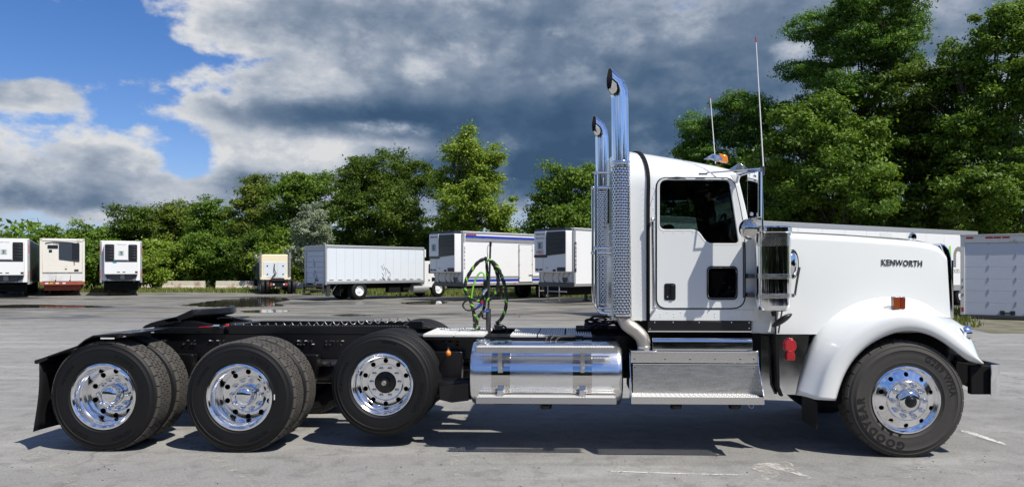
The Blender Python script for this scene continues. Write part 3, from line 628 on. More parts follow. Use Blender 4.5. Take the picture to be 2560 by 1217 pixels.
def grille(par, x, f0, f1, z0, z1, W, n=5, m_='grille_black', taper=0.0):
    y0, y1 = W*(1-f1), W*(1-f0)
    g_ = MB().prism(rpoly([(y0, z0+taper), (y1, z0), (y1, z1), (y0, z1)], .06, 4), x-.03, x+.01, 'x').build('grille', MT(m_), par, smooth=0)
    for i in range(n):
        z = z0+.08+(z1-z0-.14)*(i+.5)/n; MB().prism([(y0+.05, z-.03), (y1-.04, z-.03), (y1-.04, z+.01), (y0+.05, z+.01)], x-.055, x-.03, 'x').build('louvre', MT(m_), g_, bev=.008)
    return g_
def logo(par, x, fc, zc, W, s=.34):
    yc = W*(1-fc); e = empty('unit_logo', (x, yc, zc), parent=par)
    MB().box(-.006, 0, -s/2, s/2, -s/2, s/2).build('logo_frame', MT('gold'), e, smooth=0)
    MB().box(-.010, -.006, -s*.42, s*.42, -s*.44, s*.44).build('logo_field', MT('trailer_white'), e, smooth=0)
    MB().box(-.014, -.010, -s*.34, s*.34, s*.22, s*.36).box(-.014, -.010, -s*.09, s*.09, -s*.40, s*.22).build('logo_letter', MT('ink'), e, smooth=0)
    MB().box(-.014, -.010, s*.14, s*.33, -s*.38, s*.16).box(-.014, -.010, -s*.33, -s*.14, -s*.38, s*.16).build('logo_bar', MT('teal'), e, smooth=0)
    return e
def trailer_body(par, L, W, zb_, zt_, m_='trailer_white', side=None, posts=True):
    MB().box(.02, L, .02, W-.02, zb_+.12, zt_-.06).build('box_body', [MT(m_)], par, smooth=0, bev=.02)
    for y in (0, W-.03): MB().box(.0, L, y, y+.03, zt_-.10, zt_).build('roof_rail', MT('alu_trim'), par, smooth=0, bev=.008)
    for y in (0, W-.03): MB().box(.0, L, y, y+.03, zb_, zb_+.14).build('bottom_rail', MT('alu_trim'), par, smooth=0, bev=.005)
    MB().box(.03, L-.02, .03, W-.03, zt_-.05, zt_+.02).build('roof', MT('trailer_white'), par, bev=.02)
    if posts:
        for y in (-.004, W-.116): MB().lathe([(.07, zb_), (.07, zt_-.05)], 16, c=(.06, y+.06, 0), axis='z').build('corner_post', MT('alu_trim'), par)
    if side: MB().box(.16, L-.05, .012, .02, zb_+.15, zt_-.11).build('side_skin', MT(side), par, smooth=0)
def under(par, L, W, zb_, legs=2.6, wheels=(10.2, 11.4), near_x=.5):
    MB().box(.3, L-.1, W*.28, W*.72, zb_-.16, zb_).build('chassis', MT('flat_black'), par)
    for x in wheels:
        bwheel(par, x, .04, .5, dual=True); bwheel(par, x, W-.04, .5, True, True)
    for y in (W*.2, W*.8):
        MB().box(legs-.06, legs+.06, y-.06, y+.06, .06, zb_).box(legs-.13, legs+.13, y-.13, y+.13, .0, .06).build('landing_leg', MT('dark_steel'), par, bev=.01)
    MB().tube([(legs, W*.2, .45), (legs+.6, W*.25, zb_)], .03, 6).tube([(legs, W*.8, .45), (legs+.6, W*.75, zb_)], .03, 6).tube([(legs, W*.2, .4), (legs, W*.8, .4)], .03, 6).build('leg_brace', MT('dark_steel'), par)
def reefer_front(lab, px, dep, head, W, zt_, zb_, kind, L=12.5, side=None):
    e = empty('reefer_trailer', CD(px, dep), R(head)+PSI); tag(e, lab, 'trailer', 'refrigerated trailers parked in the yard'); 
    body = 'cream_white' if kind == 'B' else 'trailer_white'
    trailer_body(e, L, W, zb_, zt_, body, side, kind != 'B'); under(e, L, W, zb_, wheels=(L-3, L-1.7))
    zm = zb_+(zt_-zb_)*.20
    if kind in 'AC':
        MB().prism(rpoly([(W*.10, zm), (W*.90, zm), (W*.90, zt_-.16), (W*.82, zt_-.06), (W*.18, zt_-.06), (W*.10, zt_-.16)], .08, 4), -.42, .02, 'x').build('cooling_unit', MT('trailer_white'), e, bev=.03)
        grille(e, -.42, .12, .33, zb_+(zt_-zb_)*.53, zt_-.22, W, 5); grille(e, -.42, .67, .88, zb_+(zt_-zb_)*.53, zt_-.22, W, 5)
        slot(e, 'centre_panel', 'trailer_white', -.44, .34, .66, zb_+(zt_-zb_)*.55, zt_-.14, W, .03)
        slot(e, 'lower_gap', 'ink', -.425, .12, .88, zb_+(zt_-zb_)*.50, zb_+(zt_-zb_)*.53, W, .008, .005)
        logo(e, -.475, .5, zb_+(zt_-zb_)*.71, W, .30)
        lettering('unit_lettering', 'THERMO KING', .075, MT('faint_ink'), e, face_nose(-.475, W*.5, zt_-.25), ext=.002)
        for f0 in (.40, .53): slot(e, 'latch', 'ink', -.425, f0, f0+.07, zm+.13, zm+.17, W, .01, .008)
        slot(e, 'gauge_panel', 'ink', -.425, .83, .89, zm+.09, zm+.2, W, .012, .01); slot(e, 'sticker', 'teal', -.425, .30, .39, zb_+(zt_-zb_)*.47, zb_+(zt_-zb_)*.495, W, .006, .004)
        MB().prism(rpoly([(W*.12, zm+.01), (W*.88, zm+.01), (W*.86, zb_+.30), (W*.7, zb_+.14), (W*.3, zb_+.14), (W*.14, zb_+.30)], .1, 5), -.03, .0, 'x').build('nose_recess', MT('dark_steel'), e, smooth=0)
        slot(e, 'battery_box', 'faint_ink', -.04, .48, .58, zb_+.22, zm-.04, W, .05, .02)
        for f0 in (.20, .60, .80): MB().tube(spline([(-.02, W*(1-f0), zm), (-.08, W*(1-f0)+.05, zb_+.3), (-.02, W*(1-f0)+.12, zb_+.12)], 4), .010, 6).build('air_hose', MT('hose'), e)
        for y in (.012, W-.045): 
            for z0 in (zb_+.35, zt_-.85): MB().box(-.03, -.018, y, y+.033, z0, z0+.5).build('reflective_strip', MT('red_print'), e, smooth=0)
    else:
        for y in (0, W-.14): MB().box(-.08, .02, y, y+.14, zb_-.02, zt_).build('corner_post', MT('cream_white'), e, bev=.01)
        MB().box(-.08, .02, 0, W, zt_-.14, zt_+.002).build('header', MT('cream_white'), e, bev=.01)
        MB().box(-.05, .0, .14, W-.14, zm+.06, zt_-.14).build('cooling_unit', MT('cream_white'), e, bev=.02)
        MB().tube([(-.07, W*(1-f0), zt_-.17-.10*abs(2*f0-1)**2*2) for f0 in [.12+.076*i for i in range(11)]], .03, 6).build('unit_arch', MT('dark_steel'), e)
        grille(e, -.06, .42, .88, zb_+(zt_-zb_)*.53, zt_-.22, W, 0, 'navy_panel', -.16); MB().box(-.10, -.085, W*.13, W*.29, zb_+(zt_-zb_)*.52, zt_-.24).build('grille_step', MT('grille_black'), e, bev=.01)
        slot(e, 'vent', 'grille_black', -.055, .17, .40, zt_-.62, zt_-.40, W, .02); slot(e, 'unit_plate', 'grille_black', -.055, .20, .27, zt_-.86, zt_-.70, W, .02)
        slot(e, 'gauge_panel', 'ink', -.055, .76, .86, zm+.14, zm+.26, W, .02); slot(e, 'latch', 'ink', -.055, .55, .60, zm+.26, zm+.30, W, .02, .01)
        lettering('unit_lettering', 'THERMO KING', .15, MT('ink'), e, face_nose(-.085, W*.5, zt_-.32), ext=.002, bold=.002)
        for f0 in (.22, .76): MB().prism([(W*(1-f0)-.03, zm+.5), (W*(1-f0)+.03, zm+.55), (W*(1-f0)+.05, zm+1.3), (W*(1-f0)-.02, zm+1.35)], -.054, -.05, 'x').build('rust_streak', MT('rust_red') if f0 > .5 else MT('cream_white'), e, smooth=0)
        for k in range(3): slot(e, 'sill_panel', 'dirty_white', -.02, .04+.32*k, .33+.32*k, zb_+.06, zm-.02, W, .05, .01)
        MB().box(-.10, .0, .0, W, zb_-.18, zb_+.03).build('rusty_beam', MT('rust_red'), e, bev=.01)
        for f0, m2 in ((.12, 'tape_white'), (.22, 'yellow_print'), (.35, 'tape_white'), (.5, 'tape_white')): slot(e, 'reflective_strip', m2, -.102, f0, f0+.07, zb_-.11, zb_-.03, W, .006, .004)
    MB().box(.5, 1.3, .2, W-.2, .35, zb_).build('underframe', MT('flat_black' if kind != 'B' else 'rust_red'), e, bev=.02)
    return e
reefer_front('white refrigerated trailer cut by the left picture edge', 74, 44, 123.0, 2.45, 3.56, .80, 'A', side='dark_green_side')
reefer_front('rust streaked cream refrigerated container on red chassis', 212, 46.9, 123.8, 2.40, 3.66, .90, 'B')
reefer_front('white refrigerated trailer with red edge strips beside the shrubs', 355, 47, 120.6, 2.33, 3.52, .86, 'C')
def reefer_side(lab, px, dep, head, W, zt_, zb_, L, stripes, digits, sub_):
    e = empty('reefer_trailer', CD(px, dep), R(head)+PSI); tag(e, lab, 'trailer', 'refrigerated trailers parked in the yard')
    trailer_body(e, L, W, zb_, zt_); under(e, L, W, zb_, legs=3.1, wheels=(L-2.2,) if stripes else (L-3.4, L-2.1))
    zm = zb_+(zt_-zb_)*.24; h_ = zt_-zb_
    MB().prism(rpoly([(W*.06, zm), (W*.94, zm), (W*.94, zt_-.12), (W*.84, zt_-.02), (W*.16, zt_-.02), (W*.06, zt_-.12)], .08, 4), -.45, .02, 'x').build('cooling_unit', MT('trailer_white'), e, bev=.03)
    MB().prism(rpoly([(W*.05, zt_-.10), (W*.95, zt_-.10), (W*.9, zt_+.03), (W*.1, zt_+.03)], .05, 3), -.46, .0, 'x').build('unit_cap', MT('grille_black'), e, bev=.02)
    grille(e, -.45, .40, .93, zb_+h_*.53, zt_-.16, W, 5, taper=.10)
    slot(e, 'front_panel', 'trailer_white', -.45, .07, .40, zb_+h_*.55, zt_-.10, W, .05)
    slot(e, 'lower_gap', 'grille_black', -.452, .05, .42, zb_+h_*.50, zb_+h_*.55, W, .02, .01)
    logo(e, -.505, .235, zb_+h_*.71, W, .40)
    lettering('unit_lettering', 'THERMO KING', .10, MT('ink'), e, face_nose(-.505, W*.765, zt_-.30), ext=.002, bold=.001)
    if sub_:
        lettering('fleet_number', '48G23033', .15, MT('faint_ink'), e, face_nose(-.505, W*.765, zt_-.52), ext=.002); lettering('fleet_letters', 'HBG', .26, MT('red_print'), e, face_nose(-.505, W*.765, zb_+h_*.565), ext=.002, bold=.004)
    slot(e, 'door_seam', 'faint_ink', -.452, .30, .305, zm+.02, zb_+h_*.5, W, .004, .001); slot(e, 'sticker', 'yellow_print', -.452, .38, .44, zm+.2, zm+.27, W, .004, .003)
    for f0 in (.09, .20): slot(e, 'latch', 'ink', -.452, f0, f0+.08, zm+.10, zm+.19, W, .012, .015)
    slot(e, 'gauge_panel', 'ink', -.452, .70, .93, zm+.06, zm+.26, W, .014, .03); slot(e, 'gauge_panel', 'ink', -.452, .58, .66, zm+.05, zm+.16, W, .014, .02)
    MB().prism(rpoly([(W*.06, zm-.01), (W*.94, zm-.01), (W*.94, zb_+.2), (W*.06, zb_+.2)], .05, 3), -.02, .0, 'x').build('nose_recess', MT('dirty_white'), e, smooth=0)
    MB().box(-.04, .02, .0, W, zb_-.04, zb_+.2).build('nose_sill', MT('dark_steel'), e, bev=.01)
    for f0 in (.2, .45, .62, .74, .88): MB().tube(spline([(-.02, W*(1-f0), zm), (-.1, W*(1-f0)+.08, zm-.3), (-.06, W*(1-f0)-.05, zb_+.15), (-.02, W*(1-f0)+.1, zb_+.3)], 5), .011, 6).build('air_hose', MT('hose'), e)
    MB().box(-.06, .0, W*.18, W*.3, zb_+.22, zb_+.45).build('gladhand_box', MT('dark_steel'), e, bev=.02)
    MB().box(-.02, 2.0, .4, W-.4, .42, zb_).build('underframe', MT('flat_black'), e, bev=.02) if sub_ else None
    # stacked number along the corner post
    for i, ch in enumerate(digits): lettering('fleet_digit', ch, .20, MT('ink' if stripes else 'trailer_white'), e, face_side(.08, -.016, zt_-.95-.21*i), ext=.002, bold=.003)
    if not stripes: MB().box(.0, .14, -.014, -.009, zt_-2.2, zt_-.7).build('number_strip', MT('ink'), e, smooth=0)
    else: MB().box(.0, .14, -.014, -.009, zb_, zt_-.6).build('number_strip', MT('trailer_white'), e, smooth=0)
    if stripes:
        MB().box(.16, L, -.006, .0, zt_-.32, zt_-.20).build('blue_band', MT('blue_stripe'), e, smooth=0); MB().box(.16, L, -.004, .0, zt_-.52, zt_-.36).build('grey_band', MT('alu_trim'), e, smooth=0)
        MB().box(.16, L, -.006, .0, zb_+.22, zb_+.35).build('blue_band', MT('blue_stripe'), e, smooth=0); MB().box(.16, L, -.004, .0, zb_+.42, zb_+.50).build('grey_band', MT('alu_trim'), e, smooth=0)
        MB().box(.2, .9, -.008, 0, zt_-.17, zt_-.12).build('maker_label', MT('red_print'), e, smooth=0)
        dx0, dx1, dz0, dz1 = 4.05, 5.05, zb_+.16, zt_-.62
        dd = MB().box(dx0, dx1, -.025, .0, dz0, dz1).build('side_door', MT('trailer_white'), e, bev=.006)
        MB().plate([(dx0-.03, dz0-.03), (dx1+.03, dz0-.03), (dx1+.03, dz1+.03), (dx0-.03, dz1+.03)], [[(dx0, dz0), (dx1, dz0), (dx1, dz1), (dx0, dz1)]], -.02, .0).build('door_frame', MT('dark_steel'), dd, smooth=0)
        for z in (dz0+.25, dz0+1.0, dz1-.3): 
            for x in (dx0, dx1): MB().box(x-.05, x+.05, -.04, -.02, z-.03, z+.03).build('hinge', MT('alu_trim'), dd, smooth=0)
        MB().box(dx1-.28, dx1+.05, -.05, -.025, dz0+.35, dz0+.40).build('handle', MT('dark_steel'), dd, bev=.005)
        for x in (.5, 1.2, 3.6, 5.6): MB().box(x, x+.22, -.008, 0, zb_+.06, zb_+.11).build('side_reflector', MT('red_print'), e, smooth=0)
        # folded rear step ladder
        MB().tube([(5.6, -.05, .1), (5.6, -.05, zb_)], .025, 6).tube([(6.2, -.05, .1), (6.2, -.05, zb_)], .025, 6).tube([(5.6, -.05, .45), (6.2, -.05, .45)], .025, 6).build('step_frame', MT('galvanised'), e)
    else:
        MB().tube([(-.3, W*.62, .1), (-.3, W*.62, zb_)], .03, 6).tube([(-.3, W*.3, .1), (-.3, W*.3, zb_)], .03, 6).tube([(-.3, W*.62, .6), (-.3, W*.1, .6)], .03, 6).build('step_frame', MT('galvanised'), e)
    return e
reefer_side('white refrigerated trailer with blue stripes and a side door', 1158, 38.4, 45, 2.55, 3.74, .84, 8.6, True, '251625', False)
reefer_side('white refrigerated trailer lettered HBG just left of the exhaust stacks', 1436, 36, 45, 2.55, 3.78, .86, 11.5, False, 'G23033', True)
# ---- white box truck
def box_truck():
    e = empty('box_truck', CD(815, 39), R(45.6)+PSI); tag(e, 'white box truck with lowered tail lift and scuffed graffiti marks', 'truck')
    L, W, zb_, zt_ = 6.5, 2.4, .92, 3.03
    MB().box(.05, L-.05, .05, W-.02, zb_+.1, zt_-.05).build('box_body', MT('box_white'), e, bev=.01)
    n = 12
    for i in range(n):
        a, c = .12+(L-.24)*i/n, .12+(L-.24)*(i+1)/n; MB().box(a+.003, c-.003, .036, .06, zb_+.16, zt_-.14).build('side_panel', MT('box_white'), e, smooth=0, bev=.004)
        MB().box(a+.1, a+.35, .018, .03, zb_+.20, zb_+.235).build('marker_strip', MT('grey_print'), e, smooth=0)
    for y in (0.01, W-.05):
        MB().box(0, L, y, y+.05, zt_-.12, zt_).build('roof_rail', MT('alu_trim'), e, bev=.01); MB().box(0, L, y, y+.05, zb_, zb_+.15).build('bottom_rail', MT('alu_trim'), e, bev=.01)
        MB().box(L-.06, L+.0, y, y+.05, zb_, zt_).build('front_post', MT('alu_trim'), e, bev=.01)
    MB().box(.05, L-.02, .05, W-.05, zt_-.06, zt_+.01).build('roof', MT('box_white'), e)
    MB().plate([(0, zb_-.05), (W, zb_-.05), (W, zt_), (0, zt_)], [[(.22, zb_+.1), (W-.22, zb_+.1), (W-.22, zt_-.28), (.22, zt_-.28)]], -.0, .06)
    f = MB().box(-.03, .06, 0, .22, zb_-.05, zt_).box(-.03, .06, W-.22, W, zb_-.05, zt_).box(-.028, .06, .2, W-.2, zt_-.30, zt_-.002); f.build('rear_frame', MT('alu_trim'), e, bev=.01)
    for i in range(6):
        z0 = zb_+.02+(zt_-.32-zb_)*i/6; MB().box(.0, .04, .215, W-.215, z0+.006, z0+(zt_-.32-zb_)/6-.004).build('roller_slat', MT('box_white'), e, bev=.012)
    rb = random.Random(5)
    def scrawl(fn, n_, s):
        f = MB()
        for i in range(n_):
            u, w, k = rb.uniform(-.8, .8), rb.uniform(-1.5, 1.5), rb.choice((-1, 1)); l_ = rb.uniform(.2, .55); q = [fn(s*(u+l_*j*.5), s*(w+k*l_*j*.8)) for j in range(3)]; f.tube(q, .011, 4)
        return f
    scrawl(lambda a, c: (3.75+a, .024, zb_+.62+c), 16, .34).build('graffiti_mark', MT('grey_print'), e, smooth=0); scrawl(lambda a, c: (-.004, W*.45+a, zb_+.75+c), 14, .32).build('graffiti_mark', MT('grey_print'), e, smooth=0)
    lettering('graffiti_letters', 'Her', .28, MT('ink'), e, face_nose(-.004, W*.42, zb_+.12), ext=.003, bold=.004)
    # tail lift
    f = MB().box(-.18, -.06, .1, W-.1, zb_-.18, zb_-.06).box(-.18, -.06, .1, W-.1, zb_-.40, zb_-.32).box(-.16, -.06, .08, .15, .40, zb_-.02).box(-.16, -.06, W-.15, W-.08, .40, zb_-.02).box(-.22, .1, W-.6, W-.1, .28, .36); f.build('tail_lift', MT('dark_steel'), e, bev=.015)
    MB().tube([(-.05, .6, .55), (.6, .6, .5)], .05, 8).tube([(-.05, 1.7, .45), (.7, 1.7, .5)], .05, 8).box(.1, .3, .1, .22, .25, zb_).tube([(.3, .15, .3), (.75, .15, zb_)], .03, 6).build('tail_lift_arm', MT('dark_steel'), e)
    MB().box(.3, L+1.6, .75, W-.75, .62, zb_-.02).build('chassis', MT('flat_black'), e)
    MB().box(1.0, 1.05, .3, .9, .25, zb_).build('mud_flap', MT('rubber'), e)
    bwheel(e, 2.1, .05, .5, dual=True); bwheel(e, 2.1, W-.05, .5, True, True); bwheel(e, L+1.15, .12, .5); bwheel(e, L+1.15, W-.12, .5, True)
    # cab
    x0 = L+.12; cz = 2.22
    pr = rpoly([(x0, .62), (x0+.95, .62), (x0+1.0, .9), (x0+1.75, .88), (x0+1.78, 1.18), (x0+1.15, 1.36), (x0+1.0, 1.42), (x0+.78, cz-.1), (x0+.55, cz), (x0, cz)], [.02, .02, .1, .05, .08, .05, .05, .1, .1, .05], 4)
    MB().prism(pr, .22, W-.22).build('cab', MT('trailer_white'), e, bev=.05, seg=3)
    MB().prism(rpoly([(x0+.30, 1.48), (x0+.88, 1.48), (x0+.72, 2.05), (x0+.32, 2.05)], .05, 3), .205, .222).build('door_window', MT('black'), e)
    MB().prism(rpoly([(x0+.22, .9), (x0+.92, .9), (x0+.92, 1.45), (x0+.72, 2.1), (x0+.25, 2.1)], .05, 3), .214, .221).build('door', MT('trailer_white'), e)
    MB().box(x0+.55, x0+.8, .2, .213, .98, 1.22).build('lower_window', MT('black'), e, bev=.01); MB().box(x0+.3, x0+.4, .2, .213, 1.0, 1.1).build('door_handle', MT('black'), e, bev=.01)
    MB().prism(rpoly([(x0+.74, .42), (x0+.86, .42), (x0+.98, .85), (x0+1.2, 1.08), (x0+1.5, 1.08), (x0+1.7, .85), (x0+1.8, .62), (x0+1.86, .62), (x0+1.8, 1.0), (x0+1.55, 1.2), (x0+.95, 1.2), (x0+.74, .9)], .03, 3), .08, .4).build('fender', MT('trailer_white'), e, bev=.02)
    MB().lathe([(0, 0), (.22, 0), (.26, .04), (.26, 1.1), (.22, 1.14), (0, 1.14)], 24, c=(L-.7, .38, .56), axis='x').build('fuel_tank', MT('alu_trim'), e)
    MB().lathe([(0, 0), (.18, 0), (.21, .03), (.21, .4), (.18, .43), (0, .43)], 20, c=(L-1.4, .42, .55), axis='x').build('air_tank', MT('flat_black'), e)
    MB().box(L-2.4, L-1.6, .2, .6, .36, .74).build('battery_box', MT('flat_black'), e, bev=.02)
    MB().box(L+.0, L+.4, .4, W-.4, zt_-.6, zt_-.1).build('cooling_unit', MT('trailer_white'), e, bev=.06, seg=3)
    MB().prism(rpoly([(x0+.74, 1.55), (x0+.9, 1.55), (x0+.9, 2.0), (x0+.74, 2.0)], .03, 3), .02, .08).build('mirror', MT('black'), e)
box_truck()
# ---- cream tractor seen from behind
def tractor():
    W = 2.3; e = empty('parked_tractor', CD(741, 50), R(116)+PSI); tag(e, 'old cream tractor unit parked with its tail to us before the shrubs', 'truck')
    bwheel(e, .6, .0, .5, dual=True, rim='rim'); bwheel(e, .6, W, .5, True, True); bwheel(e, 1.9, .0, .5, dual=True); bwheel(e, 1.9, W, .5, True, True); bwheel(e, 5.6, .1, .5); bwheel(e, 5.6, W-.1, .5, True)
    MB().box(0, 6.2, .75, W-.75, .55, .85).build('frame', MT('flat_black'), e, bev=.02)
    MB().prism(rpoly([(-.1, .92), (.9, 1.1), (1.0, 1.0), (.9, .9), (0, .84)], .03, 3), .72, W-.72).build('fifth_wheel', MT('flat_black'), e, bev=.02)
    MB().box(-.05, .0, .62, W-.62, .5, .8).build('tail_plate', MT('flat_black'), e)
    for y in (.82, W-.82): MB().lathe([(0, -.02), (.05, -.015), (.06, 0)], 12, c=(-.05, y, .68), axis='x').build('tail_lamp', MT('tape_white'), e)
    for y in (.66, W-.66): MB().box(-.06, -.05, y-.07, y+.07, .6, .78).build('tail_reflector', MT('red_print'), e)
    x0 = 2.55
    MB().prism(rpoly([(.12, .95), (W-.12, .95), (W-.1, 2.55), (W-.3, 2.78), (.3, 2.78), (.1, 2.55)], .12, 4), x0, x0+2.1, 'x').build('cab', MT('cream'), e, bev=.04)
    for y0, y1 in ((.38, 1.0), (1.02, 1.28), (1.30, W-.38)): MB().prism(rpoly([(y0, 1.12), (y1, 1.12), (y1, 2.25), (y0, 2.25)], .03, 3), x0-.02, x0, 'x').build('rear_panel', MT('box_white'), e, bev=.006)
    f = MB()
    for y in (.62, W-.62):
        for z in (1.35, 1.95): f.lathe([(0, -.02), (.05, -.015), (.06, 0)], 10, c=(x0-.02, y, z), axis='x')
    f.build('panel_bolts', MT('dark_steel'), e)
    for y in (.16, W-.16): MB().tube([(x0-.14, y, 1.0), (x0-.14, y, 2.95)], .075, 12).build('exhaust_stack', MT('dull_steel'), e)
    MB().tube([(x0+.5, W+.12, 2.3), (x0+.5, W+.12, 2.95)], .05, 8).build('air_horn', MT('polished'), e)
    for s_ in (1, -1):
        yc = W/2; MB().prism([(yc+s_*.95, 1.15), (yc+s_*1.02, 1.15), (yc+s_*1.0, .95), (yc+s_*.55, .82), (yc+s_*.5, .9)], x0-.3, x0-.05, 'x').build('rear_brace', MT('cream'), e)
    MB().tube(spline([(x0-.03, W*.52, 2.1), (x0-.1, W*.53, 1.7), (x0-.12, W*.48, 1.4), (x0-.06, W*.58, 1.2), (x0-.3, W*.55, .95)], 5), .03, 6).build('air_hose', MT('hose'), e)
    MB().prism(rpoly([(x0+2.1, .7), (x0+3.9, .7), (x0+3.9, 1.6), (x0+2.1, 1.8)], .1, 3), .35, W-.35).build('hood', MT('cream'), e, bev=.05)
    MB().box(x0+.9, x0+2.4, W-.2, W+.16, .5, 1.0).build('side_tank', MT('flat_black'), e, bev=.05)
    MB().box(x0+1.9, x0+2.0, W+.05, W+.25, 1.6, 2.0).build('mirror', MT('black'), e, bev=.02)
    MB().prism(rpoly([(x0+.5, .3), (x0+3.2, .3), (x0+3.2, 1.9), (x0+2.2, 2.2), (x0+.5, 2.2)], .05, 3), W-.11, W+.01).build('side_skin', MT('dark_green_side'), e)
tractor()
# ---- long white trailer behind the hood
def long_trailer():
    A, B = CD(1640, 24.6), CD(2445, 35.0); v_ = B-A; L = v_.length; hd = math.atan2(v_.y, v_.x)
    e = empty('long_trailer', A, hd); tag(e, 'long plain white trailer behind the hood with grey roof rail', 'trailer')
    W, zb_, zt_ = 2.5, .72, 3.56
    MB().box(0, L, .02, W, zb_+.25, zt_-.2).build('box_body', MT('trailer_white'), e)
    MB().box(0, L, .0, W+.02, zt_-.20, zt_).build('roof_rail', MT('alu_trim'), e, bev=.01)
    MB().box(0, L, .0, .06, zb_, zb_+.27).build('bottom_rail', MT('alu_trim'), e, bev=.01)
    n = 14
    for i in range(n): MB().box(L*i/n+.008, L*(i+1)/n-.008, .008, .022, zb_+.27, zt_-.21).build('side_panel', MT('trailer_white'), e, smooth=0)
    def lx(px):   # station along the flank seen at that picture column
        u = (px-PPX)/F; r_ = Vector((u*CP-SP, u*SP+CP)); d = Vector((math.cos(hd), math.sin(hd))); a = A.xy-Vector((0, -D)); return (r_.x*a.y-r_.y*a.x)/(r_.y*d.x-r_.x*d.y)
    x1 = lx(2381); hh = 33.5/F
    cxn = lx(2396); zc = lambda py: H-(py-CYP)*33.6/F
    r0, r1 = .42, .22; arc = [(cxn+.02+r0*math.cos(a), zc(638)+r0*math.sin(a)) for a in [math.pi*i/16 for i in range(17)]]; arc2 = [(cxn+.02+r1*math.cos(a), zc(638)+r1*math.sin(a)) for a in [math.pi*i/16 for i in range(17)]]
    z_l = zc(667); MB().prism(arc+[(arc[-1][0], z_l), (arc2[-1][0], z_l)]+arc2[::-1]+[(arc2[0][0], z_l), (arc[0][0], z_l)], -.004, .006).build('logo_letter', MT('grey_print'), e, smooth=0)
    xg = lx(2376); MB().prism([(xg-.1, zc(615)), (xg+.03, zc(613)), (xg+.06, zc(640)), (xg+.02, zc(656)), (xg-.1, zc(657))], -.004, .006).build('logo_leaf', MT('lime'), e, smooth=0)
    lettering('slogan', 'FOOD. BEV.', .26, MT('grey_print'), e, face_side(lx(2377), .004, zc(682)), ext=.003, align='LEFT', bold=.002)
    MB().box(.3, L-.3, .6, W-.6, .5, zb_).build('chassis', MT('flat_black'), e)
    for x in (L-2.6, L-1.3): bwheel(e, x, .05, .5, dual=True); bwheel(e, x, W-.05, .5, True, True)
    for y in (.4, W-.4): MB().box(3.0, 3.14, y-.07, y+.07, 0, zb_).build('landing_leg', MT('dark_steel'), e)
    MB().box(lx(2200), lx(2230), .002, .008, zt_-.62, zt_-.25).build('vent_patch', MT('dirty_white'), e, smooth=0)
long_trailer()
# ---- box trailer at the right edge, seen from behind
def rear_box():
    A = CD(2401, 25.3); W = 2.45; hd = R(60)+PSI       # x away from the tail, y to its left
    e = empty('box_trailer', A, hd); tag(e, 'box trailer with ribbed roll door cut by the right picture edge', 'trailer')
    # its left rear corner is at the origin, so the tail spans y from -W to 0
    zb_, zt_, L = .13, 2.88, 6.0
    zb_ = .12
    e2 = e
    z0, z1 = H-(785-CYP)*25.3/F, H-(589-CYP)*25.3/F
    MB().box(.06, L, -W+.02, -.02, z0, z1-.05).build('box_body', MT('trailer_white'), e2)
    MB().box(-.02, .10, -.13, .0, z0-.06, z1).box(-.02, .10, -W, -W+.13, z0-.06, z1).box(-.018, .10, -W+.12, -.12, z1-.26, z1-.002).build('rear_frame', MT('cream_white'), e2, bev=.01)
    MB().box(-.06, L, -W-.01, .01, z1-.02, z1+.03).build('roof', MT('alu_trim'), e2, bev=.008)
    n = 6; dz = (z1-.27-z0)/n
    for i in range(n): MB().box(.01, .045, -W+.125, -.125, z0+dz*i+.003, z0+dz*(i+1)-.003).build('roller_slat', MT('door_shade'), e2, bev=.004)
    for i in range(n):
        for y in (-.85, -1.65): MB().box(-.004, .012, y-.012, y+.012, z0+dz*i-.07+dz, z0+dz*i+.07+dz).build('slat_hinge', MT('alu_trim'), e2, smooth=0)
    for y in (-.28, -.86, -1.1, -1.35, -2.1): MB().box(-.032, -.018, y-.11, y+.11, z1-.12, z1-.06).build('roof_marker', MT('red_lens'), e2, bev=.005)
    MB().box(-.12, .1, -W, .02, z0-.12, z0-.0).build('rear_sill', MT('dark_steel'), e2, bev=.01)
    for y in (-1.25, -1.55, -2.0): MB().box(-.03, .01, y-.07, y+.07, z0+.02, z0+.16).build('latch', MT('ink'), e2, bev=.008)
    MB().box(-.03, .01, -1.55, -1.25, z0+.07, z0+.10).build('latch_bar', MT('ink'), e2)
    for i, ch in enumerate('1F0'): lettering('side_digit', ch, .15, MT('ink'), e2, face_nose(-.024, -.065, z0+1.15-.26*i), ext=.002)
    MB().box(-.024, -.019, -.10, -.03, z0+.1, z0+.25).build('tail_lamp', MT('red_lens'), e2)
    MB().box(.1, L, -W+.5, -.5, z0-.3, z0).build('chassis', MT('flat_black'), e2)
    MB().box(.9, 1.0, -.75, -.05, .12, z0-.1).build('mud_flap', MT('flat_black'), e2); MB().box(.9, 1.0, -W+.05, -W+.75, .12, z0-.1).build('mud_flap', MT('flat_black'), e2)
    for x in (1.6, 2.8): bwheel(e2, x, -W+.05, .45, False, True); bwheel(e2, x, -.05, .45, True, True)
    MB().box(.02, .12, -W+.5, -.5, .35, .45).build('under_ride_bar', MT('dark_steel'), e2, bev=.01)
rear_box()
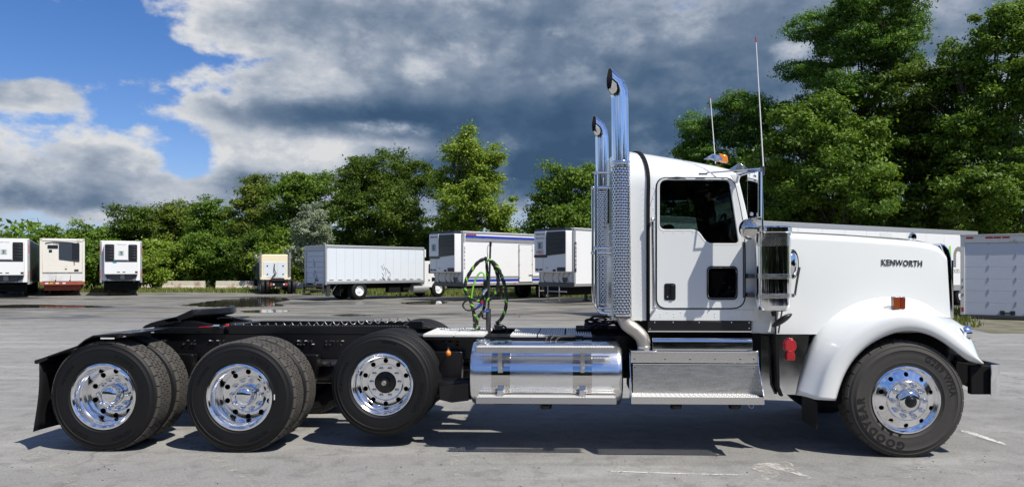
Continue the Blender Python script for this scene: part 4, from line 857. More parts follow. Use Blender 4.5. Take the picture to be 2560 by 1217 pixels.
# ------------------------------------------------------------------ the white tractor
TK = empty('semi_truck', (PX(1300), 1.22, 0), world_children=True)
tag(TK, 'long white day cab semi truck with chrome stacks and bare black frame in the foreground', 'truck')
def XZ(px, py, Y): return (PX(px, Y), PZ(px, py, Y))
def XZs(lst, Y): return [XZ(a, b, Y) for a, b in lst]
YC = 1.22
def mirror_copy(o, name=None):
    me = o.data.copy(); n = len(me.vertices); co = np.empty(n*3, np.float32); me.vertices.foreach_get('co', co); co = co.reshape(-1, 3)
    co[:, 1] = 2*YC-co[:, 1]; me.vertices.foreach_set('co', co.ravel()); me.flip_normals(); me.update()
    c = o.copy(); c.data = me; COL.objects.link(c); c.name = name or o.name.split('.')[0]
    return c
# ---- wheels (axis along local y, outer face at y = 0)
def tyre_mesh(sc, w, ribs, nblk, bead=.296, shoulder=.0):
    def q(r, y): return (bead+(r-.296)*(sc-bead)/(.52-.296), y)
    pr = [q(.288, .05), q(.296, .035), q(.312, .020), q(.335, .010), q(.338, .006), q(.345, .007), q(.37, .002), q(.405, 0), q(.440, .003), q(.444, .000), q(.450, .001), q(.455, .006), q(.478, .014), q(.481, .011), q(.486, .013), q(.489, .020), q(.500, .028), q(.506, .037)]
    full = pr+[(r, w-y) for r, y in reversed(pr)]
    b = MB()
    b.lathe(full, 96)
    tr = MB(); y0, y1 = .030, w-.030; g = .007; rw = (y1-y0-(ribs-1)*g)/ribs; ro, ri = sc, q(.503, 0)[0]
    for k in range(ribs):
        a, c = y0+k*(rw+g), y0+k*(rw+g)+rw; edge = k in (0, ribs-1)
        if nblk <= 0:
            lo, hi = (.016 if k == 0 else 0), (.016 if k == ribs-1 else 0)
            tr.lathe([(ri-.004, a), (ro-(.012 if lo else .002), a+.001), (ro, a+.004+lo), (ro, c-.004-hi), (ro-(.012 if hi else .002), c-.001), (ri-.004, c)], 96); continue
        nb = nblk//2 if edge else nblk; off = .5*(k % 2)
        for i in range(nb):
            t0 = 2*math.pi*(i+off)/nb; t1 = t0+2*math.pi/nb-(.0075/ro if not edge else .011/ro)
            def pt(r, t, y): return (r*math.cos(t), y, r*math.sin(t))
            dr0, dr1 = (.012 if k == 0 else 0), (.012 if k == ribs-1 else 0); tm = (t0+t1)/2
            jag = .004 if (i % 2) else -.002
            vs_ = []
            for t in (t0, tm, t1):
                vs_ += [pt(ri-.006, t, a), pt(ro-dr0, t, a+(jag if (not edge and t == tm) else 0)), pt(ro, t, a+(.018 if dr0 else .001)), pt(ro, t, c-(.018 if dr1 else .001)), pt(ro-dr1, t, c), pt(ri-.006, t, c)]
            fs = [(j*6+m, j*6+m+1, j*6+m+7, j*6+m+6) for j in (0, 1) for m in range(5)]+[(5, 4, 3, 2, 1, 0), (12, 13, 14, 15, 16, 17)]
            tr.add(vs_, fs)
    return b, tr
def arc_text(body, rad, mid_deg, size, y=-.001, bold=.0, space=1.0, ext=.0025, squash=1.0):
    v, f = text_verts(body, size, ext, bold, 'CENTER', space); b = MB(); vs_ = []
    for (x, h, z) in v:
        th = R(mid_deg)-x*squash/rad; rr = rad+h; vs_.append((rr*math.cos(th), y-z, rr*math.sin(th)))
    b.add(vs_, f); return b
def rim_mesh(prof, hole_r, hole_rad, y0, y1, name):
    b = MB().lathe(prof, 72); o = b.build(name, [MAT['wheel_alu']])
    # thicken towards the inside so that the hand holes can be cut through
    so = o.modifiers.new('s', 'SOLIDIFY'); so.thickness = .008; so.offset = -1
    o.data = evaluated(o); o.modifiers.clear()
    cut = []
    for i in range(10):
        a = R(18+36*i); x, z = hole_r*math.cos(a), hole_r*math.sin(a); cut.append(MB().lathe([(.0, y0), (hole_rad, y0), (hole_rad, y1), (.0, y1)], 16, c=(x, 0, z)))
    mb = MB()
    for c in cut: mb.add(c.v, c.f)
    carve(o, [mb], 30, 'wheel_alu'); me = o.data; bpy.data.objects.remove(o); return me
REAR_RIM = [(.292, .040), (.303, .030), (.310, .022), (.309, .013), (.300, .010), (.291, .018), (.287, .050), (.277, .072), (.268, .084), (.262, .150), (.256, .188), (.244, .205), (.205, .212), (.178, .212), (.170, .202), (.166, .190), (.160, .185), (.112, .185), (.108, .20)]
FRONT_RIM = [(.292, .045), (.303, .034), (.312, .024), (.311, .012), (.301, .008), (.292, .018), (.287, .034), (.276, .040), (.262, .034), (.238, .022), (.205, .012), (.190, .004), (.184, -.010), (.176, -.016), (.115, -.016), (.110, .0)]
LIFT_RIM = [(.285, .040), (.296, .030), (.303, .022), (.302, .013), (.293, .010), (.284, .018), (.279, .050), (.268, .068), (.257, .078), (.252, .120), (.246, .140), (.236, .150), (.215, .154), (.184, .154), (.176, .144), (.168, .138), (.108, .138), (.104, .16)]
nut = MB().lathe([(.0, -.060), (.009, -.058), (.0155, -.049), (.0175, -.032), (.0195, -.012), (.0255, -.006), (.0255, 0)], 12).mesh('lug_nut', [MAT['chrome']], 40)
stud_nut = MB().lathe([(.0, -.040), (.010, -.040), (.0105, -.028), (.0195, -.027), (.0205, -.004), (.025, -.003), (.025, 0)], 6).mesh('lug_nut', [MAT['polished']], 20)
def wheel(name, loc, rim, rimy, tyre, tread, tyre_r, w, nutm, face_y, nut_r, hub, dual, letters=(), label=None):
    wh = empty(name, loc, parent=TK)
    if label: wh['label'] = label
    t = link('tyre', tyre, wh); tr = link('tread', tread, wh); tr['kind'] = 'stuff'
    link('rim', rim, wh)
    for i in range(10):
        a = R(36*i); n_ = link('lug_nut', nutm, wh); n_.location = (nut_r*math.cos(a), face_y, nut_r*math.sin(a))
    for nm, me in hub: link(nm, me, wh)
    for nm, me in letters: link(nm, me, wh)
    if dual:
        k = link('inner_tyre', tyre, wh); k.location = (0, dual, 0); k2 = link('inner_tread', tread, wh); k2.location = (0, dual, 0); k2['kind'] = 'stuff'
    link('brake_drum', DRUM, wh)
    return wh
DRUM = MB().lathe([(.0, .232), (.235, .232), (.25, .25), (.25, .62), (.0, .62)], 40).mesh('brake_drum', [MAT['flat_black']])
rt_, rtr = tyre_mesh(.53, .285, 5, 64); RT, RTR = rt_.mesh('tyre', [MAT['rubber']], 40), rtr.mesh('tread', [MAT['tread_rubber']], 25)
lt_, ltr = tyre_mesh(.505, .285, 5, 0, bead=.288); LT, LTR = lt_.mesh('tyre', [MAT['rubber']], 40), ltr.mesh('tread', [MAT['rubber']], 30)
ft_, ftr = tyre_mesh(.540, .325, 4, 56, bead=.300); FT, FTR = ft_.mesh('tyre', [MAT['dusty_rubber']], 40), ftr.mesh('tread', [MAT['tread_rubber']], 25)
RR = rim_mesh(REAR_RIM, .215, .0255, .18, .25, 'rim'); FR = rim_mesh(FRONT_RIM, .236, .021, -.02, .06, 'rim'); LR = rim_mesh(LIFT_RIM, .212, .024, .12, .19, 'rim')
dome = MB().lathe([(.0, .060), (.015, .0605), (.03, .062), (.045, .065), (.058, .0695), (.070, .076), (.080, .085), (.088, .098), (.093, .115), (.095, .135), (.097, .188), (.104, .190)], 48).mesh('hub_cover', [MAT['chrome']])
lift_hub = [('hub', MB().lathe([(.0, .085), (.028, .086), (.03, .10), (.05, .104), (.055, .12), (.096, .128), (.104, .140)], 24).mesh('hub', [MAT['frame_black']])),
            ('hub_cap', MB().lathe([(.0, .062), (.020, .063), (.024, .07), (.026, .09)], 16).mesh('hub_cap', [MAT['dull_steel']]))]
front_hub = [('hub', MB().lathe([(.055, -.072), (.07, -.070), (.088, -.060), (.098, -.042), (.104, -.015), (.112, -.012)], 40).mesh('hub', [MAT['polished']])),
             ('oil_cap', MB().lathe([(.0, -.106), (.022, -.106), (.034, -.100), (.037, -.085), (.050, -.080), (.056, -.066)], 28).mesh('oil_cap', [MAT['black']]))]
def merged(*mbs):
    o = MB()
    for m_ in mbs: o.add(m_.v, m_.f)
    return o
def words(m_, *lst): return [('lettering', b.mesh('lettering', [MAT[m_]], 0)) for b in lst]
rear_txt = words('rubber', arc_text('MICHELIN', .395, 148, .045), arc_text('X MULTI D', .395, 58, .042), arc_text('MICHELIN', .395, -62, .045), arc_text('X MULTI', .395, 238, .042))
lift_txt = words('rubber', arc_text('YOKOHAMA', .378, -18, .05, bold=.001, space=1.05), arc_text('YOKOHAMA', .378, 168, .05, space=1.05), arc_text('REGIONAL', .41, 80, .03))
front_txt = words('dark_letter', arc_text('GOODYEAR', .388, 222, .092, y=.003, bold=.004, ext=.004, space=1.32), arc_text('G289 WHA', .395, 36, .075, y=.003, bold=.002, ext=.004, space=1.2))
ZR = .528
for (px, lab) in ((258, 'rearmost chrome dished wheel'), (598, 'second chrome dished wheel from the rear')):
    w_ = wheel('wheel', (PX(px, .01), 0, ZR), RR, 0, RT, RTR, .53, .285, nut, .185, .143, [('hub_cover', dome)], .335, rear_txt, lab)
    copy_tree(w_, location=(PX(px, .01), 2.44, ZR), rotation_euler=(0, 0, math.pi))['label'] = 'wheel on the far side'
    if px == 598: MB().box(-.008+.345, .345, -.003, .002, -.02, .03).build('tyre_sticker', MAT['tape_white'], w_, smooth=0)
w_ = wheel('wheel', (PX(955, .23), .22, .622), LR, 0, LT, LTR, .505, .285, stud_nut, .138, .138, lift_hub, .335, lift_txt, 'raised lift axle wheel with dark hub')
copy_tree(w_, location=(PX(955, .23), 2.22, .622), rotation_euler=(0, 0, math.pi))['label'] = 'lift axle wheel on the far side'
w_ = wheel('wheel', (PX(2268, .02), .02, .534), FR, 0, FT, FTR, .532, .325, nut, -.016, .145, front_hub, 0, front_txt, 'front steer wheel with convex polished rim')
copy_tree(w_, location=(PX(2268, .02), 2.42, .534), rotation_euler=(0, 0, math.pi))['label'] = 'front wheel on the far side'
# ---- frame
FB = MAT['frame_black']
xr0, xr1 = PX(322, .8), PX(2400, .8); zt = PZ(800, 826, .8)-.034; zb = zt-.265
for y0, s in ((.80, 1), (1.64, -1)):
    f = MB(); f.box(xr0, xr1, y0-.004, y0+.012, zb, zt); f.box(xr0, xr1, min(y0-.004, y0-.004+s*-.0)-(.085 if s < 0 else 0), y0+(.09 if s > 0 else .012), zt-.012, zt+.0); f.box(xr0, xr1, y0-(.085 if s < 0 else .004), y0+(.09 if s > 0 else .012), zb, zb+.012)
    f.build('frame_rail', FB, TK, bev=.003)
bl = MB(); rb = random.Random(4)
for i in range(120):
    x = xr0+.25+(PX(1500, .8)-xr0-.3)*i/120
    for zz in ((zt-.075, zt-.11) if (i % 8) < 5 else ()):
        if rb.random() < .75: bl.cyl((x+rb.uniform(-.02, .02), .795, zz), (x, .775, zz), .011, .010, 6)
bl = bl.build('frame_bolts', MAT['dark_steel'], TK, smooth=0); bl['kind'] = 'stuff'
for px in (420, 760, 1090, 1180, 1520):
    MB().box(PX(px, .8)-.05, PX(px, .8)+.05, .80, 1.64, zb+.03, zt-.03).build('cross_member', FB, TK, bev=.005)
# suspension under the frame
for px in (258, 598):
    x = PX(px, .01)
    MB().lathe([(.06, .45), (.075, .5), (.085, 1.0), (.16, 1.12), (.2, 1.22), (.16, 1.32), (.085, 1.44), (.075, 1.95), (.06, 2.0)], 24, c=(x, 0, ZR)).build('axle_housing', FB, TK)
    for y in (.72, 1.72):
        MB().prism(rpoly([(x+.15, zb+.06), (x+.52, zb+.06), (x+.47, zb-.25), (x+.38, zb-.36), (x+.28, zb-.25)], .03, 3), y-.05, y+.05).build('spring_hanger', FB, TK, bev=.006)
        MB().tube([(x+.42, y, zb-.25), (x+.1, y, ZR-.05), (x-.35, y, ZR-.02)], [.045, .055, .04], 8).build('trailing_arm', FB, TK)
        MB().lathe([(.0, 0), (.10, 0), (.13, .05), (.125, .09), (.14, .12), (.14, .17), (.11, .21), (0, .21)], 20, c=(x-.33, y, ZR+.02), axis='z').build('air_spring', MAT['rubber'], TK)
        MB().tube([(x+.22, y-.05, zb+.15), (x+.25, y-.06, ZR)], .032, 10).build('shock_absorber', MAT['dark_steel'], TK)
x = PX(955, .23)
MB().lathe([(.055, .5), (.06, .6), (.06, 1.84), (.055, 1.94)], 16, c=(x, 0, .6)).build('lift_axle_beam', FB, TK)
for y in (.72, 1.72):
    MB().prism(rpoly([(x+.35, zb+.1), (x+.72, zb+.1), (x+.70, zb-.3), (x+.55, zb-.42), (x+.42, zb-.2)], .03, 3), y-.06, y+.06).build('spring_hanger', FB, TK, bev=.006)
    MB().tube([(x+.58, y, zb-.3), (x+.2, y, .55), (x-.1, y, .56)], .05, 8).build('trailing_arm', FB, TK)
MB().lathe([(0, 0), (.13, 0), (.15, .03), (.15, .7), (.13, .73), (0, .73)], 20, c=(PX(700, .9), 1.22, .62), axis='x').build('air_tank', FB, TK)
MB().lathe([(0, 0), (.1, 0), (.11, .02), (.11, .5), (.1, .52), (0, .52)], 20, c=(PX(1085, .5), .62, .52), axis='x').build('air_tank', FB, TK)
MB().prism(XZs([(1098, 965), (1172, 955), (1172, 1000), (1130, 1005), (1100, 998)], .3), .28, .36).build('splash_plate', FB, TK, bev=.005)
MB().tube([(PX(520, 1), 1.22, .6), (PX(1500, 1), 1.22, .72)], .055, 12).build('drive_shaft', FB, TK)
MB().box(PX(1600, 1), PX(2330, 1), .95, 1.5, .55, 1.25).build('engine_block', MAT['flat_black'], TK, bev=.05)
MB().box(PX(1490, .9), PX(1640, .9), .92, 1.52, .58, 1.1).build('gearbox', MAT['flat_black'], TK, bev=.06)
MB().lathe([(.05, .2), (.06, .3), (.06, 2.14), (.05, 2.24)], 16, c=(PX(2268, .02), 0, .5)).build('front_axle', FB, TK)
# ---- rear fender and mud flap
for yA, yB in ((.0, .62), (1.82, 2.44)):
    pr = [(88, 905), (120, 893), (192, 868), (212, 852), (232, 842), (300, 837), (335, 836)]; pts = XZs(pr, 0); up = [(a, b+.016) for a, b in pts]
    f = MB().prism(pts+up[::-1], yA, yB); f.prism(XZs([(88, 900), (120, 890), (120, 898), (94, 909), (88, 908)], 0), yA-.012, yB+.012)
    f.build('rear_fender', MAT['black'], TK, bev=.003)
    x0, z0 = XZ(96, 905, 0); rows = []
    for j in range(9):
        t = j/8; rows.append([(x0+.006-.03*t-.02*t*t+.012*math.sin(k*.9+t*4), yA+(yB-yA)*k/8, z0-.66*t) for k in range(9)])
    o = MB().grid(rows).build('mud_flap', MAT['rubber'], TK); s_ = o.modifiers.new('s', 'SOLIDIFY'); s_.thickness = .008
    for k in range(3): MB().cyl((x0-.012, yA+.1+.2*k, z0-.03), (x0+.02, yA+.1+.2*k, z0-.03), .012, n=8).build('flap_bolt', MAT['polished'], TK, smooth=0)
MB().box(PX(252, 0), PX(286, 0), -.005, .0, PZ(260, 847, 0), PZ(260, 843.5, 0)).build('reflective_sticker', MAT['tape_white'], TK, smooth=0)
MB().prism(XZs([(312, 838), (330, 829), (355, 826), (372, 826), (372, 842), (330, 845)], .76), .74, .80).build('frame_end_plate', FB, TK, bev=.003)
# ---- fifth wheel
def fw(prof, y0, y1): return MB().prism(XZs(prof, .78), y0, y1)
fx = [(560, 772.5), (567, 775), (570.5, 788), (556, 793), (520, 797), (455, 803), (420, 806), (404, 800), (440, 791), (500, 782)]
horn = [(440, 791), (404, 799), (378, 806), (362, 813), (354, 819.5), (360, 820.5), (394, 816), (420, 812), (452, 804)]
fp = XZs(fx, .78); xh = PX(440, .78); xf = PX(570, .78); secs = []
for i in range(13):                                       # bowed front edge in plan
    y = .78+.88*i/12; pull = .17+.20*((y-1.22)/.44)**2; secs.append([(x-pull*max(0, (x-xh)/(xf-xh)), y, z) for x, z in fp])
f = MB().loft(secs)
for ya in (.78, 1.34): q = fw(horn, ya, ya+.32); f.add(q.v, q.f)
f.build('fifth_wheel_plate', MAT['frame_black'], TK, bev=.006)
for y in (.80, 1.56): MB().prism(XZs([(392, 826), (396, 814), (448, 803), (470, 800), (500, 806), (540, 814), (552, 826)], .79), y, y+.08).build('fifth_wheel_bracket', FB, TK, bev=.005)
MB().box(PX(390, .8), PX(565, .8), .76, 1.68, zt-.002, PZ(480, 817, .78)).build('fifth_wheel_base', FB, TK, bev=.006)
MB().tube([P(544, 796, .76), P(552, 794, .74), P(580, 795, .74)], .009, 6).build('release_handle', MAT['black'], TK)
MB().cyl(P(535, 815, .74), P(550, 815, .74), .018, n=10).build('air_fitting', MAT['polished'], TK)
MB().tube(spline([P(498, 818, .74), P(515, 816.5, .72), P(528, 816, .73)], 4), .006, 6).build('red_air_line', MAT['red_enamel'], TK)
MB().obox(P(568, 812.5, .74), .035, .03, .025, .4).build('red_gladhand', MAT['red_enamel'], TK, bev=.004)
# slide rack with its teeth along the top of the frame
f = MB(); ya = .80; x0, x1 = PX(572, ya), PX(1018, ya); z0 = zt-.002; z1 = PZ(800, 816, ya); f.box(x0, x1, ya, ya+.09, z0, z1)
n_ = 64
for i in range(n_):
    xa = x0+(x1-x0)*i/n_; f.prism([(xa, z1), (xa+(x1-x0)/n_*.62, z1), (xa+(x1-x0)/n_*.5, z1+.011), (xa+(x1-x0)/n_*.12, z1+.011)], ya+.004, ya+.07)
f.build('slide_rack', FB, TK, smooth=0); o = MB().box(x0, x1, 1.55, 1.64, z0, z1).build('slide_rack', FB, TK)
pts = []; n_ = 22
for i in range(n_*12+1):
    t = i/(n_*12); c = P(562, 815, .9).lerp(P(1012, 798.5, .9), t); c.z += .012*math.sin(t*math.pi)*-1; w = 2*math.pi*n_*t; pts.append(c+Vector((0, .022*math.cos(w), .022*math.sin(w))))
MB().tube([P(530, 815, .8), P(552, 817, .85)]+pts+[P(1022, 797, .95), P(1030, 800, .95)], .0042, 5).build('coiled_cord', MAT['galvanised'], TK)
MB().tube(spline([P(1018, 796, .95), P(1024, 803, .93), P(1010, 815, .9), P(1040, 828, .85)], 5), .008, 6).build('cord_bracket', MAT['hose'], TK)
# ---- deck plates
def deck(px0, px1, n):
    ya, yb = .62, 1.40; z = PZ(1360, 836.5, .62); x0, x1 = PX(px0, ya), PX(px1, ya)
    for k in range(n):
        a, c = x0+(x1-x0)*k/n+.006, x0+(x1-x0)*(k+1)/n-.006; f = MB(); f.box(a, c, ya, ya+.012, z-.010, z); f.box(a, c, yb-.012, yb, z-.010, z)
        m_ = 11
        for i in range(m_):
            q = a+(c-a)*(i+.5)/m_; h_ = (c-a)/m_*.33; f.prism([(q-h_, z-.012), (q+h_, z-.012), (q+h_*.6, z+.006), (q-h_*.6, z+.006)], ya+.010, yb-.010)
        f.box(a+.002, c-.002, ya+.002, yb-.002, z-.022, z-.013)
        f.build('deck_plate', MAT['deck_alu'], TK, smooth=20)
deck(1056, 1212, 2); deck(1274, 1482, 3)
MB().box(PX(1040, .66), PX(1490, .66), .64, .78, zt-.05, PZ(1360, 840, .64)).build('deck_support', FB, TK, bev=.004)
# ---- hose stand with coiled lines
yh = 1.0
MB().tube([P(1221, 838, yh), P(1221, 772, yh), P(1221, 771.9, yh)], .027, 12).build('hose_stand', MAT['dark_steel'], TK)
MB().tube([P(1221, 775, yh), P(1226, 612, yh)], .011, 10).build('hose_stand_pole', MAT['dark_steel'], TK)
MB().tube([P(1226, 615, yh), P(1226.5, 604, yh)], .014, 10).build('pole_tip', MAT['black'], TK)
MB().tube(spline([P(1221, 612, yh), P(1218, 625, yh-.02), P(1219, 640, yh-.03), P(1216, 650, yh-.02)], 4), .004, 5).build('spring_hook', MAT['polished'], TK)
sg = lambda i, k: ((i+k) % 9) < 2 and (i//4) % 3 != 1
def hose(pts, r=.019, stripe=True, m0='hose', nm='air_hose'):
    q = spline([P(a, b, yh+c) for a, b, c in pts], 9)
    return MB().tube(q, [r*(1+.10*math.sin(i*1.35)) for i in range(len(q))], 9, stripe=sg if stripe else None).build(nm, [MAT[m0], MAT['green_hose']], TK)
hose([(1217, 645, 0), (1196, 655, -.02), (1176, 680, -.03), (1164, 705, -.03), (1165, 730, -.03), (1180, 747, -.03), (1205, 752, -.04), (1228, 745, -.04), (1243, 722, -.04), (1245, 695, -.03), (1238, 670, 0), (1228, 652, 0)])
hose([(1222, 648, -.02), (1240, 662, -.04), (1252, 685, -.05), (1262, 715, -.05), (1266, 745, -.05), (1263, 775, -.04), (1253, 797, -.02), (1241, 808, 0)])
hose([(1172, 738, -.04), (1178, 758, -.04), (1184, 780, -.04), (1187, 805, -.04), (1188, 818, -.03), (1200, 820, 0)])
hose([(1216, 650, .03), (1218, 680, .03), (1219, 710, .03), (1214, 745, .03), (1208, 775, .02), (1196, 792, .01), (1192, 812, .01)], .016)
hose([(1178, 745, -.06), (1184, 712, -.06), (1193, 690, -.06), (1202, 681, -.06), (1209, 684, -.06), (1212, 698, -.06)], .009, False, 'green_hose', 'green_air_line')
hose([(1172, 748, -.06), (1160, 756, -.06), (1158, 766, -.06), (1168, 775, -.06), (1184, 774, -.06), (1196, 768, -.06)], .010, False, 'hose', 'black_air_line')
hose([(1207, 785, 0), (1206, 792, 0), (1212, 796, 0), (1222, 794, 0)], .009, False, 'hose', 'black_air_line')
hose([(1245, 810, 0), (1262, 816, 0), (1268, 826, 0), (1264, 834, 0)], .010, False, 'hose', 'black_air_line')
MB().tube([P(1214, 718, yh-.06), P(1214, 702, yh-.06), P(1213, 700, yh-.06)], [.026, .026, .012], 12).build('electric_plug', MAT['black'], TK)
MB().tube([P(1207, 737, yh-.07), P(1213, 726, yh-.07), P(1218, 722, yh-.07)], [.012, .019, .012], 10).build('gladhand', MAT['polished'], TK)
MB().tube([P(1193, 769, yh-.07), P(1200, 763, yh-.07), P(1206, 757, yh-.07)], [.012, .018, .017], 10).build('blue_gladhand', MAT['blue_plastic'], TK)
MB().tube([P(1204, 757, yh-.075), P(1207, 753, yh-.075)], .017, 10).build('red_gladhand_seal', MAT['red_enamel'], TK)
MB().obox(P(1215, 778, yh-.02), .06, .04, .022, .3).build('blue_fitting', MAT['blue_plastic'], TK, bev=.004)
MB().obox(P(1246, 818, yh), .09, .1, .06, .2).build('valve_block', MAT['black'], TK, bev=.008)
# ---- fuel tank
TY, TR = .325, .307; tz_ = 1.74-(931-672)*(D+TY)/F; xa, xb = PX(1173, TY-.2), PX(1559, TY-.2)
tk = MB().lathe([(.0, 0), (.15, .002), (.26, .008), (.293, .022), (.304, .042), (TR, .062), (TR, xb-xa-.062), (.304, xb-xa-.042), (.293, xb-xa-.022), (.26, xb-xa-.008), (.15, xb-xa-.002), (.0, xb-xa)], 72, c=(xa, TY, tz_), axis='x').build('fuel_tank', MAT['tank_alu'], TK)
for p0, p1 in ((1228, 1275), (1432, 1480)):
    a, b_ = PX(p0, .02), PX(p1, .02); MB().lathe([(TR+.0005, 0), (TR+.0045, .001), (TR+.0045, b_-a-.001), (TR+.0005, b_-a)], 72, c=(a, TY, tz_), axis='x').build('tank_strap', MAT['strap_alu'], TK)
    m_ = (a+b_)/2
    MB().box(m_-.02, m_+.02, -.045, -.040, PZ((p0+p1)/2, 918, -.04), PZ((p0+p1)/2, 880, -.04)).box(m_-.018, m_+.018, -.046, .03, PZ((p0+p1)/2, 931, -.04), PZ((p0+p1)/2, 918, -.04)).build('step_hanger', MAT['step_alu'], TK, bev=.002)
    MB().box(m_-.028, m_+.03, -.03, .11, PZ((p0+p1)/2, 1000, -.03), PZ((p0+p1)/2, 975, -.03)).build('step_bracket', MAT['brushed'], TK, bev=.004)
for (q0, q1, pt, pb) in ((1190, 1537, 868.5, 882), (1190, 1541, 994, 1009)):
    y0, y1 = -.085, .05; a, b_ = PX(q0, y0), PX(q1, y0); z1, z0 = PZ(1365, pt, y0), PZ(1365, pb, y0); f = MB()
    f.box(a, b_, y0, y0+.004, z0, z1); f.box(a, b_, y1-.004, y1, z1-.03, z1)
    f.perf(lambda u, v: (a+(b_-a)*min(1, u/46.5), y0+.002+(y1-y0-.004)*v/3, z1+.0015), 46, 3, .30)
    o = f.build('tank_step', MAT['step_alu'], TK, smooth=0)
    tt = MB()
    for i in range(46):
        for j in range(3):
            c = (a+(b_-a)*(i+.5+.5*(j % 2))/46.5, y0+.002+(y1-y0-.004)*(j+.5)/3, z1); tt.lathe([(.0135, .002), (.0115, .007), (.0095, .007)], 8, c=c, axis='z')
    k = tt.build('grip_teeth', MAT['deck_alu'], TK, smooth=0); k.parent = o; k.matrix_parent_inverse = Matrix(); k['kind'] = 'stuff'
    k.matrix_parent_inverse = o.matrix_parent_inverse.inverted() if False else Matrix()
cx, cz = PX(1208, .25), PZ(1208, 857, .25)
f = MB().lathe([(.0, .04), (.05, .04), (.058, .03), (.058, .012), (.045, .0), (.045, -.05)], 28, c=(cx, .25, cz), axis='z')
for i in range(14):
    a = 2*math.pi*i/14; f.obox((cx+.058*math.cos(a), .25+.058*math.sin(a), cz+.022), .012, .010, .022, a)
f.build('fuel_cap', MAT['polished'], TK)
for i, (px, py) in enumerate(((1363, 848), (1375, 847), (1388, 850))):
    MB().tube(spline([P(px, 858, .3), P(px+2, py, .3), P(px+10+4*i, 840, .34), P(px+40+14*i, 842, .45), P(px+60, 850, .6)], 4), .010, 7).build('fuel_line', MAT['hose'], TK)
    MB().cyl(P(px, 859, .3), P(px+1, 851, .3), .013, n=8).build('line_fitting', MAT['polished'], TK)
for px in (1252, 1456): MB().box(PX(px-16, .4), PX(px+24, .4), .35, .5, PZ(px, 858, .4), PZ(px, 851, .4)).build('strap_bolt_plate', MAT['brushed'], TK, bev=.003)
for px in (1365, 1690, 1836):
    MB().lathe([(0, 0), (.05, 0), (.06, .03), (.05, .06), (0, .06)], 12, c=(PX(px, .2), .2, PZ(px, 1020, .2)), axis='z').build('drain_fitting', MAT['black'], TK)
# ---- battery and step box under the cab
SY = .06
xa, xb = PX(1577, SY), PX(1897, SY); zT, zS, zL0 = PZ(1740, 880, SY), PZ(1740, 910, SY), PZ(1740, 1010, -.15)
MB().box(xa+.01, xb-.01, SY+.012, .74, zL0+.03, zT-.006).build('battery_box', MAT['flat_black'], TK, bev=.01)
SA = MAT['scuffed_alu']
MB().box(xa, xb, SY, SY+.012, zS+.012, zT).build('step_panel_top', SA, TK, bev=.003)
MB().prism([(SY, zS), (SY+.012, zS), (SY+.012, PZ(1740, 975, SY)), (SY-.01, PZ(1740, 985, SY)), (SY-.022, PZ(1740, 985, SY))], xa+.02, xb-.004, 'x').build('step_panel', SA, TK, bev=.002)
MB().box(xa+.02, xb-.01, SY-.006, SY+.006, zS-.004, zS+.003).build('panel_edge_strip', MAT['chrome'], TK)
a, b_ = PX(1580, -.15), PX(1909, -.15); zl1 = PZ(1745, 992.5, -.15)
f = MB().box(a, b_, -.150, -.146, zL0, zl1); f.build('cab_step', MAT['scuffed_alu'], TK, smooth=0); f = MB().perf(lambda u, v: (a+.004+(b_-a-.03)*min(1, u/52.5), -.148+.20*v/5, zl1+.001), 52, 5, .26); f.build('cab_step_tread', MAT['deck_alu'], TK, smooth=0)
tt = MB()
for i in range(52):
    for j in range(5): tt.obox((a+.004+(b_-a-.03)*(i+.2+.5*(j % 2))/52.5, -.148+.20*(j+.95)/5, zl1+.004), .016, .006, .006, .8 if (i+j) % 2 else -.8)
k = tt.build('step_grip', MAT['deck_alu'], TK, smooth=0); k['kind'] = 'stuff'
for x_ in (a-.006, b_): 
    MB().prism([(.08, zT), (.05, zT), (SY-.02, zS-.0), (-.152, zl1+.01), (-.152, zL0), (.08, zL0)], x_, x_+.006, 'x').build('step_side_bracket', MAT['brushed'], TK)
f = MB()
for px in (1586, 1663, 1725, 1788, 1851, 1885): f.lathe([(0, -.006), (.005, -.005), (.008, 0)], 10, c=(PX(px, SY), SY, PZ(px, 897, SY)))
for px, py in ((1587, 917), (1587, 967), (1884, 919), (1884, 970)): f.lathe([(0, -.006), (.005, -.005), (.008, 0)], 10, c=(PX(px, SY), SY-.002, PZ(px, py, SY)))
f.build('panel_rivets', MAT['dark_steel'], TK)['kind'] = 'stuff'
x0, x1 = PX(1631, .12), PX(1880, .12)
MB().prism(rpoly([(.10, PZ(1740, 873, .1)), (.1035, PZ(1740, 852, .1)), (.13, PZ(1740, 845, .1)), (.36, PZ(1740, 845, .1)), (.36, PZ(1740, 878, .1)), (.1, PZ(1740, 878, .1))], [.004, .01, .012, .003, .003, .003], 4), x0, x1, 'x').build('upper_step', MAT['polished'], TK, bev=.003)
f = MB(); f.perf(lambda u, v: (x0+(x1-x0)*min(1, u/40.5), SY+.004+.05*v/2, zT+.008), 40, 2, .27); f.box(x0, x1, SY-.001, SY+.006, zT-.004, zT+.008); f.build('upper_step_tread', MAT['polished'], TK, smooth=0)
MB().box(PX(1577, .04), PX(1642, .04), .05, .34, zT+.002, zT+.014).build('step_box_lid', MAT['polished'], TK, bev=.003)
MB().box(PX(1874, .05), PX(1896, .05), .045, .3, zT+.002, zT+.014).build('step_box_lid', MAT['polished'], TK, bev=.003)
MB().lathe([(.022, -.002), (.024, 0), (.022, .002), (.020, 0)], 20, c=(PX(1879, -.14), -.13, zL0-.012)).build('pull_ring', MAT['polished'], TK)
